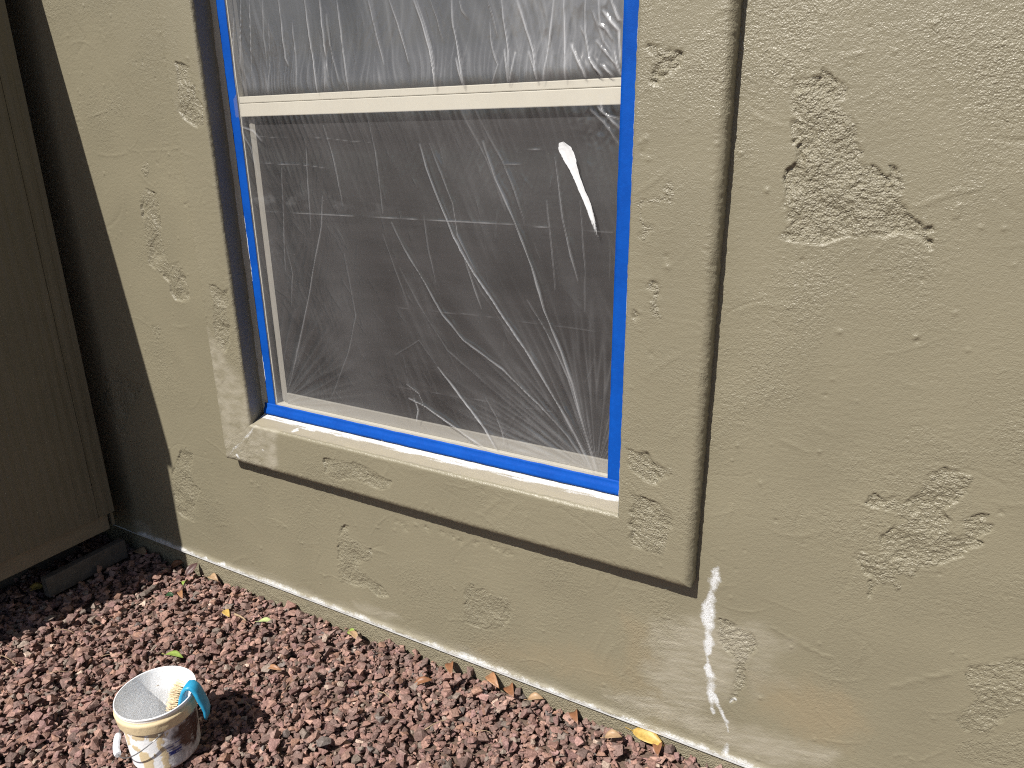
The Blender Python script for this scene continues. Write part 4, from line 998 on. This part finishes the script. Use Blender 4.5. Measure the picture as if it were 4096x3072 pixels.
PAL = np.array([[.205,.118,.098],[.165,.094,.080],[.240,.142,.112],[.125,.080,.070],[.285,.178,.142],[.150,.098,.086],[.190,.128,.112],[.100,.070,.064],[.225,.128,.088],[.330,.215,.175],[.135,.122,.105],[.175,.155,.130],[.110,.108,.104],[.400,.330,.270],[.180,.105,.102],[.215,.125,.115]])
PAL = (PAL * np.array([1.0, .955, .945])) * .80 + .20 * np.array([.285, .215, .185]); PW = np.array([12,11,11,10,9,10,9,7,6,4.5,3,3.5,2.5,1.2,6,7.]); PW /= PW.sum()
def rotmat(yaw, tilt, tdir):
    Rz = np.array([[np.cos(yaw), -np.sin(yaw), 0], [np.sin(yaw), np.cos(yaw), 0], [0, 0, 1]])
    k = np.array([np.cos(tdir), np.sin(tdir), 0]); K = np.array([[0, -k[2], k[1]], [k[2], 0, -k[0]], [-k[1], k[0], 0]])
    return (np.eye(3) + np.sin(tilt) * K + (1 - np.cos(tilt)) * (K @ K)) @ Rz
stones = []
def in_dense(x, y):
    u, v, d = project(np.array([x, y, .02])); return -700 < u < 4700 and 1300 < v < 3700
def deposit(n, smin, smax, med, layer):
    cnt = 0
    while cnt < n:
        cnt += 1
        x = rp.uniform(ox + .02, 1.33); y = rp.uniform(oy + .02, .004)
        dense = in_dense(x, y)
        if not dense and rp.random() < (.35 if layer < 2 else .6): continue
        L = float(np.clip(med * np.exp(rp.normal() * .34), smin, smax)) / 2
        a, b_, c_ = L, L * rp.uniform(.62, .92), L * rp.uniform(.42, .72)
        if layer == 2 and (x - BK[0]) ** 2 + (y - BK[1]) ** 2 < (.093 + L) ** 2: continue
        if -2.04 < x < -1.985 + .5 * L and -.385 < y < -.045: continue
        if y + b_ * .8 > .003: y = .003 - b_ * .8 - .001
        yaw = rp.uniform(0, 2 * np.pi); tilt = abs(rp.normal() * .34); td = rp.uniform(0, 2 * np.pi)
        Rm = rotmat(yaw, tilt, td)
        v, f = PROTO[rp.integers(len(PROTO))]
        P = (v * [a, b_, c_]) @ Rm.T
        # footprint
        r = max(a, b_) * .78
        i0, i1 = int((x - r - ox) / CELL), int((x + r - ox) / CELL) + 1; j0, j1 = int((y - r - oy) / CELL), int((y + r - oy) / CELL) + 1
        i0 = max(i0, 0); j0 = max(j0, 0); i1 = min(i1, nx); j1 = min(j1, ny)
        if i1 - i0 < 1 or j1 - j0 < 1: continue
        sub = HM[i0:i1, j0:j1]
        gi = (np.arange(i0, i1) + .5) * CELL + ox - x; gj = (np.arange(j0, j1) + .5) * CELL + oy - y
        lx = gi[:, None] * np.cos(yaw) + gj[None, :] * np.sin(yaw); ly = -gi[:, None] * np.sin(yaw) + gj[None, :] * np.cos(yaw)
        e = (lx / a) ** 2 + (ly / b_) ** 2; ins = e < .85
        if not ins.any(): continue
        hh = sub[ins]; zb = np.percentile(hh, 62)
        lim = zg(x) + .016
        if layer >= 1 and zb > lim - .004: continue
        zc = zb - P[:, 2].min() * .80
        top = zc + c_ * np.sqrt(np.clip(1 - e, 0, 1)) * .85
        HM[i0:i1, j0:j1] = np.where(ins, np.maximum(sub, top), sub)
        col = PAL[rp.choice(len(PAL), p=PW)] * rp.uniform(.88, 1.55)
        stones.append((P + [x, y, zc], f, col, L * 2, layer, (x, y, zc)))
deposit(16000, .009, .030, .0185, 0)
deposit(16000, .009, .036, .0190, 1)
deposit(14000, .009, .040, .0205, 2)
deposit(6000, .004, .011, .007, 2)
def stone_material():
    mt, nt, b = mat_new('crushed_rock'); L = nt.links.new
    at = N(nt, 'ShaderNodeAttribute', attribute_name='rock'); co = obj_co(nt)
    geo = nt.nodes.new('ShaderNodeNewGeometry')
    n1 = noise_tex(nt, 170, 4, .65, geo.outputs['Position']); n2 = noise_tex(nt, 55, 3, .6, geo.outputs['Position'])
    dk = mixc(nt, 1.0, at.outputs['Color'], (.62, .58, .56), 'MULTIPLY'); lt = mixc(nt, 1.0, at.outputs['Color'], (1.35, 1.34, 1.34), 'MULTIPLY')
    c = mixc(nt, ramp(nt, n1, .32, .70), dk, lt)
    c = mixc(nt, mathn(nt, 'MULTIPLY', ramp(nt, n2, .56, .76), .45), c, (.33, .25, .205))
    L(c, b.inputs['Base Color']); b.inputs['Roughness'].default_value = .82; b.inputs['Specular IOR Level'].default_value = .35
    L(bump(nt, noise_tex(nt, 260, 4, .7, geo.outputs['Position']), 1.0, .0022), b.inputs['Normal'])
    return mt
M_rock = stone_material()
bed = empty('gravel_bed', (-.6, -.5, 0)); tag(bed, kind='structure')
# the 300 stones that show largest become objects of their own
score = []
for i, s in enumerate(stones):
    u, v, d = project(np.array(s[5]))
    x, y, zc = s[5]
    ii, jj = int((x - ox) / CELL), int((y - oy) / CELL)
    vis = (zc + .004 > HM[min(ii, nx - 1), min(jj, ny - 1)] - .010)
    ok = 30 < u < 4066 and v < 3050 and vis and s[4] >= 1 and y < -.02 and not (430 < u < 830 and v > 2640)
    score.append(s[3] / d if ok else 0)
best = set(np.argsort(score)[::-1][:300].tolist())
bv, bf, bc = [], [], []; off = 0
for i, (P, f, col, L_, lay, ctr) in enumerate(stones):
    if i in best:
        me = np_mesh('stone', P - np.array(ctr), f, {'rock': np.tile([*col, 1], (len(P), 1))}, smooth=False)
        o = link('stone', me, M_rock, bed); o.location = Vector(ctr) - Vector(bed.location)
    else:
        bv.append(P); bf.append(f + off); bc.append(np.tile([*col, 1], (len(P), 1))); off += len(P)
gr = link('gravel', np_mesh('gravel', np.concatenate(bv), np.concatenate(bf), {'rock': np.concatenate(bc)}, smooth=False), M_rock, bed)
gr.matrix_parent_inverse = Matrix.Translation(-Vector(bed.location)); gr['kind'] = 'stuff'
def top_z(x, y, r=.01):
    i0, i1 = int((x - r - ox) / CELL), int((x + r - ox) / CELL) + 1; j0, j1 = int((y - r - oy) / CELL), min(ny, int((y + r - oy) / CELL) + 1)
    return float(HM[i0:i1, j0:j1].max())

# ------------------------------------------------------------------ bucket
def bucket_material():
    mt, nt, b = mat_new('bucket_plastic'); L = nt.links.new
    at = N(nt, 'ShaderNodeAttribute', attribute_name='dirt'); sp = nt.nodes.new('ShaderNodeSeparateColor'); L(at.outputs['Color'], sp.inputs[0])
    co = obj_co(nt)
    n1 = noise_tex(nt, 300, 3, .6, co); sc = noise_tex(nt, 1.0, 4, .65, obj_co(nt, (60, 60, 420)))
    c = mixc(nt, ramp(nt, n1, .3, .8), (.88, .89, .90), (.82, .83, .845))
    c = mixc(nt, mathn(nt, 'MULTIPLY', sp.outputs[1], ramp(nt, sc, .24, .40)), c, (.062, .030, .024))
    c = mixc(nt, sp.outputs[2], c, (.012, .030, .175))
    c = mixc(nt, sp.outputs[0], c, (.66, .535, .335))
    c = mixc(nt, at.outputs['Alpha'], c, (.30, .27, .23))
    L(c, b.inputs['Base Color']); b.inputs['Roughness'].default_value = .38
    L(bump(nt, noise_tex(nt, 140, 3, .6, co), .5, .0012), b.inputs['Normal'])
    return mt
M_bucket = bucket_material()
HB = .178; KR, KZ = .862, 1.10
zb0 = float(np.percentile(HM[int((BK[0] - .07 - ox) / CELL):int((BK[0] + .07 - ox) / CELL), int((BK[1] - .07 - oy) / CELL):int((BK[1] + .07 - oy) / CELL)], 80)) - .003
bucket = empty('bucket', (BK[0], BK[1], zb0)); tag(bucket, 'dirty white plastic paint bucket with beige and brown smears, standing on the gravel', 'bucket')
prof = [(0, .002), (.070, .002), (.084, .0), (.090, .003), (.0935, .010)]
for k in range(1, 40): prof.append((.0935 + (.1085 - .0935) * k / 39, .010 + (.128 - .010) * k / 39))
prof += [(.1092, .1285), (.1165, .1300), (.1178, .1320)] + [(.1180 + .0004 * k, .134 + .0026 * k) for k in range(10)] + [(.1200, .1615), (.1165, .1630), (.1155, .1650), (.1160, .1690), (.1168, .1715), (.1182, .1730), (.1190, .1752), (.1186, .1772), (.1172, HB), (.1152, .1776), (.1146, .1755), (.1140, .1700)]
for k in range(1, 20): prof.append((.1140 - (.1140 - .0905) * k / 19, .170 - (.170 - .008) * k / 19))
prof += [(.086, .0055), (.0, .005)]
prof = np.array(prof); NS = 180
th = np.linspace(0, 2 * np.pi, NS, endpoint=False)
azc = math.atan2(CAM[1] - BK[1], CAM[0] - BK[0])       # towards the camera
TT, KK = np.meshgrid(th, np.arange(len(prof)), indexing='ij')
RR = prof[KK, 0]; ZZ = prof[KK, 1]
outer = KK <= 66
rel = np.degrees((TT - azc + np.pi) % (2 * np.pi) - np.pi)
su = rel / 57.3 * .11; 
n3 = fbm(su * 45, ZZ * 45, 300, 3); n4 = fbm(su * 120, ZZ * 60, 304, 2)
beige = ((ZZ > .129) & (ZZ < .166) & outer) * (.9 + .2 * n3 > .62)
beige = np.where((ZZ > .112) & (ZZ <= .129) & outer & (n3 > .0 + (.129 - ZZ) * 45 + np.where(rel > 12, .9, 0)), 1, beige)
def blot(r0, z0, rw, zw, k=.55): return (((rel - r0) / rw) ** 2 + ((ZZ - z0) / zw) ** 2 + k * n3 * 1.6 + .3 * n4 < 1) & outer
for a_ in [(-8, .092, 6, .030), (-7, .045, 6, .036), (-5, .020, 4, .016), (-36, .048, 13, .022), (-34, .030, 9, .016), (-52, .078, 8, .009), (-40, .114, 16, .008), (-12, .114, 14, .010), (-70, .10, 8, .02), (-21, .058, 2.2, .007)]:
    beige = np.where(blot(*a_), 1, beige)
# peeling flap of collar paint near the ear
brown = np.clip(1.5 - (((rel - 44) / 36) ** 2 + ((ZZ - .085) / .052) ** 2) + .5 * n3, 0, 1) * outer * (ZZ < .1285)
sm_ = np.clip(1.0 - (((rel - 40) / 52) ** 2 + ((ZZ - .055) / .07) ** 2) + .5 * n4, 0, 1) * outer * (ZZ < .1285) * .55
brown = np.maximum(brown, sm_)
blue = ((rel > -3) & (rel < 22) & (ZZ > .046) & (ZZ < .084) & outer) * (np.sin((ZZ - .050) / .030 * 2 * np.pi * 6 + .5 * n3) > -.15 - (.058 - ZZ) * 60) * (n4 > -.75)
grime = np.where(~outer, np.clip(.30 * fbm(su * 25, ZZ * 20, 310, 3) - .02, 0, .5), np.clip(.5 * fbm(su * 30, ZZ * 40, 312, 3) - .22, 0, .35))
inside_patch = (~outer) & (((rel - 165) / 22) ** 2 + ((ZZ - .07) / .045) ** 2 + n4 < 1)
grime = np.where(inside_patch, np.clip(.25 + .4 * n4, 0, .6), grime)
dr = np.stack([beige * 1.0, brown * (1 - beige), blue * (1 - beige), np.where((ZZ > .166) & outer, 0, grime)], -1)
rw_ = RR + np.where((beige > .5) & outer, .0006, 0) + np.where((ZZ > .13) & (ZZ < .163) & outer, .0008 * n3, 0)
rw_ = rw_ * (KR + .085 * np.clip(1 - ZZ / .12, 0, 1)); BV = np.stack([rw_ * np.cos(TT), rw_ * np.sin(TT), ZZ * KZ], -1).reshape(-1, 3)
nk = len(prof); i = np.arange(NS)[:, None] * nk + np.arange(nk - 1)[None, :]; j = ((np.arange(NS) + 1) % NS)[:, None] * nk + np.arange(nk - 1)[None, :]
BQ = np.stack([i, j, j + 1, i + 1], -1).reshape(-1, 4)
body = link('bucket_body', np_mesh('bucket_body', BV, BQ, {'dirt': dr.reshape(-1, 4)}), M_bucket, bucket)
M_wire = plain('steel_wire', (.30, .30, .30), .35); M_wire.node_tree.nodes['Principled BSDF'].inputs['Metallic'].default_value = .8
M_grip = plain('white_grip', (.74, .75, .78), .45, .5, .15, 90)
ea = azc + math.radians(-5); ed = Vector((math.cos(ea), math.sin(ea), 0)); left = Vector((math.cos(ea - math.pi / 2), math.sin(ea - math.pi / 2), 0))
ear_z = .124 * KZ
for s in (1, -1):
    bm = bmesh.new(); bmesh.ops.create_cone(bm, cap_ends=True, segments=14, radius1=.0085, radius2=.0065, depth=.007)
    rotq = Vector((0, 0, 1)).rotation_difference(ed * s).to_matrix().to_4x4()
    bmesh.ops.transform(bm, matrix=Matrix.Translation(ed * s * .0965 + Vector((0, 0, ear_z))) @ rotq, verts=bm.verts)
    bm_obj('handle_ear', bm, M_bucket, bucket, True)
drop = (left * math.cos(math.radians(24)) - Vector((0, 0, 1)) * math.sin(math.radians(24)))
bail = []
for k in range(41):
    a_ = math.pi * k / 40
    sx = abs(math.sin(a_)) ** .62
    bail.append(ed * math.cos(a_) * .102 + drop * sx * .128 + Vector((0, 0, ear_z)) - Vector((0, 0, .022)) * sx)
wire = tube('handle_wire', bail, .0015, M_wire, bucket, 6)
grip_pts = [bail[k] for k in range(15, 26)]
tube('handle_grip', grip_pts, [.0075, .0088, .0088, .0082, .0086, .0086, .0086, .0082, .0088, .0088, .0075], M_grip, wire, 12)

# ------------------------------------------------------------------ scrub brush hooked on the rim
M_blue = plain('blue_plastic', (.022, .30, .52), .38, .5, .18, 60)
M_brist = plain('pale_bristle', (.70, .56, .36), .7, .3, .18, 300)
qa = azc + math.radians(56)
er = Vector((math.cos(qa), math.sin(qa), 0)); et = Vector((-math.sin(qa), math.cos(qa), 0)); up = Vector((0, 0, 1))
rimp = Vector((BK[0], BK[1], zb0)) + er * .1165 * KR + up * HB * KZ
brush = empty('scrub_brush', rimp); tag(brush, 'blue handled scrub brush with pale bristles hooked over the bucket rim', 'brush')
def ribbon(name, pts, wds, ths, mat):
    """thick curved bar: pts in (er, up) plane, width along et"""
    Vv = []; n = len(pts); M_ = 12
    for i_, (p, w, t_) in enumerate(zip(pts, wds, ths)):
        a0 = Vector(pts[max(i_ - 1, 0)]); b0 = Vector(pts[min(i_ + 1, n - 1)]); tg = (b0 - a0).normalized(); nn = Vector((-tg[1], tg[0]))
        for k in range(M_):
            an = 2 * math.pi * k / M_; c_, s_ = math.cos(an), math.sin(an)
            c2 = math.copysign(abs(c_) ** .55, c_); s2 = math.copysign(abs(s_) ** .55, s_)
            q2 = Vector(p[:2]) + nn * (s2 * t_ / 2)
            Vv.append(er * q2[0] + up * q2[1] + et * (c2 * w / 2 + (p[2] if len(p) > 2 else 0)))
    Fv = [(i_ * M_ + k, i_ * M_ + (k + 1) % M_, (i_ + 1) * M_ + (k + 1) % M_, (i_ + 1) * M_ + k) for i_ in range(n - 1) for k in range(M_)]
    Fv += [tuple(range(M_))[::-1], tuple((n - 1) * M_ + k for k in range(M_))]
    me = bpy.data.meshes.new(name); me.from_pydata([tuple(v) for v in Vv], [], Fv); me.update()
    me.polygons.foreach_set('use_smooth', np.ones(len(me.polygons), bool))
    return link(name, me, mat, brush)
KB = 1.12
hp = [(-.030, -.062), (-.029, -.046), (-.026, -.028), (-.021, -.008), (-.014, .010), (-.006, .020), (.003, .0215), (.011, .014), (.0165, .001), (.0205, -.014), (.026, -.030), (.0295, -.048), (.0275, -.066), (.0235, -.080)]
ribbon('handle', [(a_ * KB, b_ * KB) for a_, b_ in hp], [.040, .043, .045, .044, .040, .036, .034, .034, .035, .036, .034, .031, .024, .010], [.013, .014, .014, .014, .014, .014, .0135, .013, .0125, .012, .012, .0115, .010, .006], M_blue)
bv, bf = [], []; rb = np.random.default_rng(9)
for i_ in range(12):
    for j_ in range(6):
        for k_ in range(5):
            z0 = (-.058 + .070 * i_ / 11) * KB; tt_ = -.018 + .036 * j_ / 5
            bxr = KB * np.interp(z0 / KB, [-.062, -.028, .010, .02], [-.030, -.026, -.014, -.006]) - .005
            st = er * bxr + up * z0 + et * tt_
            dirv = (-er + up * (.22 + .5 * (z0 + .024) * 9 * .5) + et * (tt_ * 6) + Vector(rb.normal(size=3) * .13)).normalized()
            en = st + dirv * (.030 + rb.uniform(-.003, .003)); s0 = et * .0008; s1 = up * .0008
            b0 = len(bv)
            for c0 in (s0, s1, -s0, -s1): bv.append(tuple(st + c0))
            for c0 in (s0, s1, -s0, -s1): bv.append(tuple(en + c0 * .8))
            for k in range(4): bf.append((b0 + k, b0 + (k + 1) % 4, b0 + 4 + (k + 1) % 4, b0 + 4 + k))
            bf.append((b0 + 4, b0 + 5, b0 + 6, b0 + 7))
me = bpy.data.meshes.new('bristles'); me.from_pydata(bv, [], bf); me.update()
br = link('bristles', me, M_brist, brush); br['kind'] = 'stuff'

# ------------------------------------------------------------------ leaves and twigs on the gravel
def leaf_material(name, col, spec=.4):
    mt, nt, b = mat_new(name); L = nt.links.new; co = obj_co(nt)
    n = noise_tex(nt, 90, 4, .6, co)
    c = mixc(nt, ramp(nt, n, .3, .72), [x * .72 for x in col], [min(1, x * 1.2) for x in col])
    L(c, b.inputs['Base Color']); b.inputs['Roughness'].default_value = .45; b.inputs['Specular IOR Level'].default_value = spec
    L(bump(nt, noise_tex(nt, 260, 3, .6, co), .6, .0006), b.inputs['Normal'])
    return mt
LM = {'green': leaf_material('leaf_green', (.23, .31, .07)), 'pale': leaf_material('leaf_pale_green', (.40, .46, .20)), 'dark': leaf_material('leaf_dark_green', (.025, .06, .025)),
      'brown': leaf_material('leaf_brown', (.22, .10, .05)), 'tan': leaf_material('leaf_tan', (.36, .24, .14)), 'orange': leaf_material('leaf_orange', (.32, .165, .085)),
      'yellow': leaf_material('leaf_yellow', (.46, .31, .085)), 'purple': leaf_material('leaf_purple_brown', (.095, .050, .045)), 'red': leaf_material('leaf_red', (.45, .02, .03))}
def leaf(name, px, L_, W_, yaw, mat, label, tilt=.25, curl=.3, roll=0.0, cat='leaf', lift=.0, y_wall=None):
    p = on_z(px[0], px[1], .030 + float(zg(-1.0)))
    p = on_z(px[0], px[1], float(zg(p[0])) + .012)
    x, y = p[0], min(p[1], -.012)
    n, mm = 11, 5; Vv = []; L_ *= 1.25; W_ *= 1.3
    for i_ in range(n):
        s = i_ / (n - 1); w = W_ * (math.sin(math.pi * min(1, s * 1.02)) ** .75) * (1 - .25 * s) + .0006
        for k in range(mm):
            t = k / (mm - 1) * 2 - 1
            Vv.append(((s - .5) * L_, t * w / 2, -curl * L_ * (s - .5) ** 2 * 1.6 + abs(t) * w * .22 + .0006 * math.sin(9 * s + 3 * t)))
    Fv = [(i_ * mm + k, (i_ + 1) * mm + k, (i_ + 1) * mm + k + 1, i_ * mm + k + 1) for i_ in range(n - 1) for k in range(mm - 1)]
    base_i = len(Vv)
    # stalk
    for a_, r_ in ((-.5, .0007), (-.72, .0006)):
        for k in range(4): Vv.append((a_ * L_, r_ * math.cos(k * math.pi / 2), r_ * math.sin(k * math.pi / 2) - curl * L_ * .25 * 1.6))
    for k in range(4): Fv.append((base_i + k, base_i + (k + 1) % 4, base_i + 4 + (k + 1) % 4, base_i + 4 + k))
    me = bpy.data.meshes.new(name); me.from_pydata(Vv, [], Fv); me.update()
    me.polygons.foreach_set('use_smooth', np.ones(len(me.polygons), bool))
    o = link(name, me, mat); md = o.modifiers.new('thickness', 'SOLIDIFY'); md.thickness = .0005
    tilt *= .6; roll *= .8
    o.rotation_euler = (roll, -tilt, yaw)
    o.location = (x, y, top_z(x, y, .012) + .003 + lift + .35 * L_ * abs(math.sin(tilt)))
    return tag(o, label, cat, 'fallen leaves on the gravel')
R_ = math.radians
leaf('leaf', (696, 2616), .060, .020, R_(10), LM['green'], 'bright green leaf on the gravel just behind the bucket', .12, .25)
leaf('leaf', (739, 2327), .034, .017, R_(-60), LM['green'], 'small green leaf at the edge of the shed shadow', .35, .4, .5)
leaf('leaf', (768, 2288), .050, .026, R_(80), LM['purple'], 'dark purple brown leaf propped against the footing in shade', .9, .2, .6)
leaf('leaf', (856, 2302), .055, .024, R_(-10), LM['tan'], 'shiny tan leaf against the footing beside the shadow edge', .2, .5, .35)
leaf('leaf', (722, 2376), .056, .016, R_(-30), LM['orange'], 'pale orange leaf near the small green leaf', .2, .35, .3)
leaf('leaf', (676, 2374), .036, .018, R_(15), LM['dark'], 'dark green leaf touching the pale orange leaf', .25, .4, .3)
leaf('leaf', (905, 2456), .045, .020, R_(-20), LM['yellow'], 'yellow and tan leaf beside a pale wood chip', .1, .3, .2)
leaf('leaf', (1062, 2479), .046, .018, R_(20), LM['pale'], 'pale green leaf near the footing in sunlight', .1, .3, .1)
leaf('leaf', (1409, 2512), .045, .020, R_(-15), LM['green'], 'yellow green leaf lying against the footing', .15, .5, .5)
leaf('leaf', (1417, 2548), .058, .018, R_(-25), LM['tan'], 'tan leaf just below the yellow green leaf', .1, .3, .1)
leaf('leaf', (145, 2356), .045, .036, R_(50), LM['yellow'], 'round yellow leaf in the dark shadow by the shed', .1, .2, .2)
leaf('leaf', (1800, 2678), .060, .024, R_(-55), LM['brown'], 'curled reddish brown leaf leaning on the footing', .3, .5, .4)
leaf('leaf', (1975, 2716), .065, .026, R_(-35), LM['orange'], 'folded orange brown leaf by the footing below the rough patch', .25, .5, .5)
leaf('leaf', (2045, 2745), .060, .028, R_(-50), LM['brown'], 'dark brown leaf tucked behind the folded orange leaf', .5, .4, .6)
leaf('leaf', (2598, 2944), .078, .034, R_(-8), LM['yellow'], 'large golden yellow leaf near the right end of the gravel', .05, .2, .45, lift=.010)
leaf('leaf', (2305, 2838), .055, .022, R_(-60), LM['brown'], 'brown curled leaf standing against the footing, right of center', .5, .6, .6)
leaf('leaf', (2630, 2998), .050, .022, R_(-75), LM['brown'], 'brown ribbed leaf below the large yellow leaf', .3, .3, .3)
leaf('leaf', (2140, 2800), .040, .020, R_(20), LM['tan'], 'crumpled tan leaf between stones near the wall, left of the curled brown leaf', .3, .5, .3)
leaf('leaf', (1095, 2685), .045, .014, R_(10), LM['orange'], 'rusty orange leaf fragment right of the bucket shadow', .1, .4, .4)
leaf('leaf', (1690, 2725), .050, .020, R_(40), LM['brown'], 'brown leaf among stones below the reddish leaf', .3, .4, .3)
leaf('leaf', (2450, 2965), .040, .022, R_(20), LM['tan'], 'light tan crumpled leaf left of the large yellow leaf', .3, .5, .2)
leaf('leaf', (720, 2244), .050, .026, R_(50), LM['brown'], 'dark brown leaf in shade against the footing', .5, .4, .5)
leaf('leaf', (560, 2205), .070, .034, R_(0), LM['tan'], 'broad dull tan leaf in deep shade by the plank', .1, .3, .1)
leaf('leaf', (605, 2192), .050, .010, R_(-35), LM['red'], 'narrow red leaf in deep shade by the plank', .1, .4, .2)
M_twig = plain('dry_twig', (.34, .25, .16), .8, .2, .2, 200)
def twig(px0, px1, r, label, bow=.006):
    a_ = on_z(*px0, .028); b_ = on_z(*px1, .028); a_ = on_z(*px0, float(zg(a_[0])) + .012); b_ = on_z(*px1, float(zg(b_[0])) + .012)
    pts = []; n = 8; nrm = np.array([-(b_ - a_)[1], (b_ - a_)[0], 0]); nrm /= np.linalg.norm(nrm) + 1e-9
    zt = max(top_z(*(a_ + (b_ - a_) * k / 7)[:2], .006) for k in range(8)) - .002
    for k in range(n):
        t = k / (n - 1); p = a_ + (b_ - a_) * t + nrm * bow * math.sin(math.pi * t) + nrm * .0015 * random.uniform(-1, 1)
        pts.append((p[0], p[1], zt + .002 * math.sin(3 * t)))
    o = tube('twig', pts, [r * (1 - .5 * k / (n - 1)) for k in range(n)], M_twig, None, 6)
    c0 = Vector(pts[3]); o.data.transform(Matrix.Translation(-c0)); o.location = c0
    return tag(o, label, 'twig', 'dry twigs on the gravel')
twig((402, 2608), (485, 2602), .0011, 'thin straw coloured twig left of the green leaf')
twig((218, 2515), (305, 2538), .0011, 'thin dry twig at the shadow edge on the left')
twig((0, 2620), (60, 2662), .0012, 'thin curved twig at the far left of the gravel')
twig((190, 2698), (270, 2690), .0010, 'thin straw stalk left of the bucket')
twig((1515, 2760), (1575, 2808), .0016, 'short brown twig between stones in the middle of the gravel')
twig((1700, 2925), (1795, 2885), .0018, 'knobbly brown twig near the bottom middle of the gravel')
twig((1140, 2750), (1205, 2690), .0009, 'fine dark stem right of the bucket shadow')
twig((940, 2460), (985, 2487), .0042, 'flat pale wood splinter beside the yellow and tan leaf', .001)
twig((980, 2800), (1015, 2880), .0010, 'thin bent stem at the edge of the bucket shadow')
twig((1900, 2925), (1965, 2932), .0010, 'thin reddish stalk near the bottom, right of the knobbly twig')
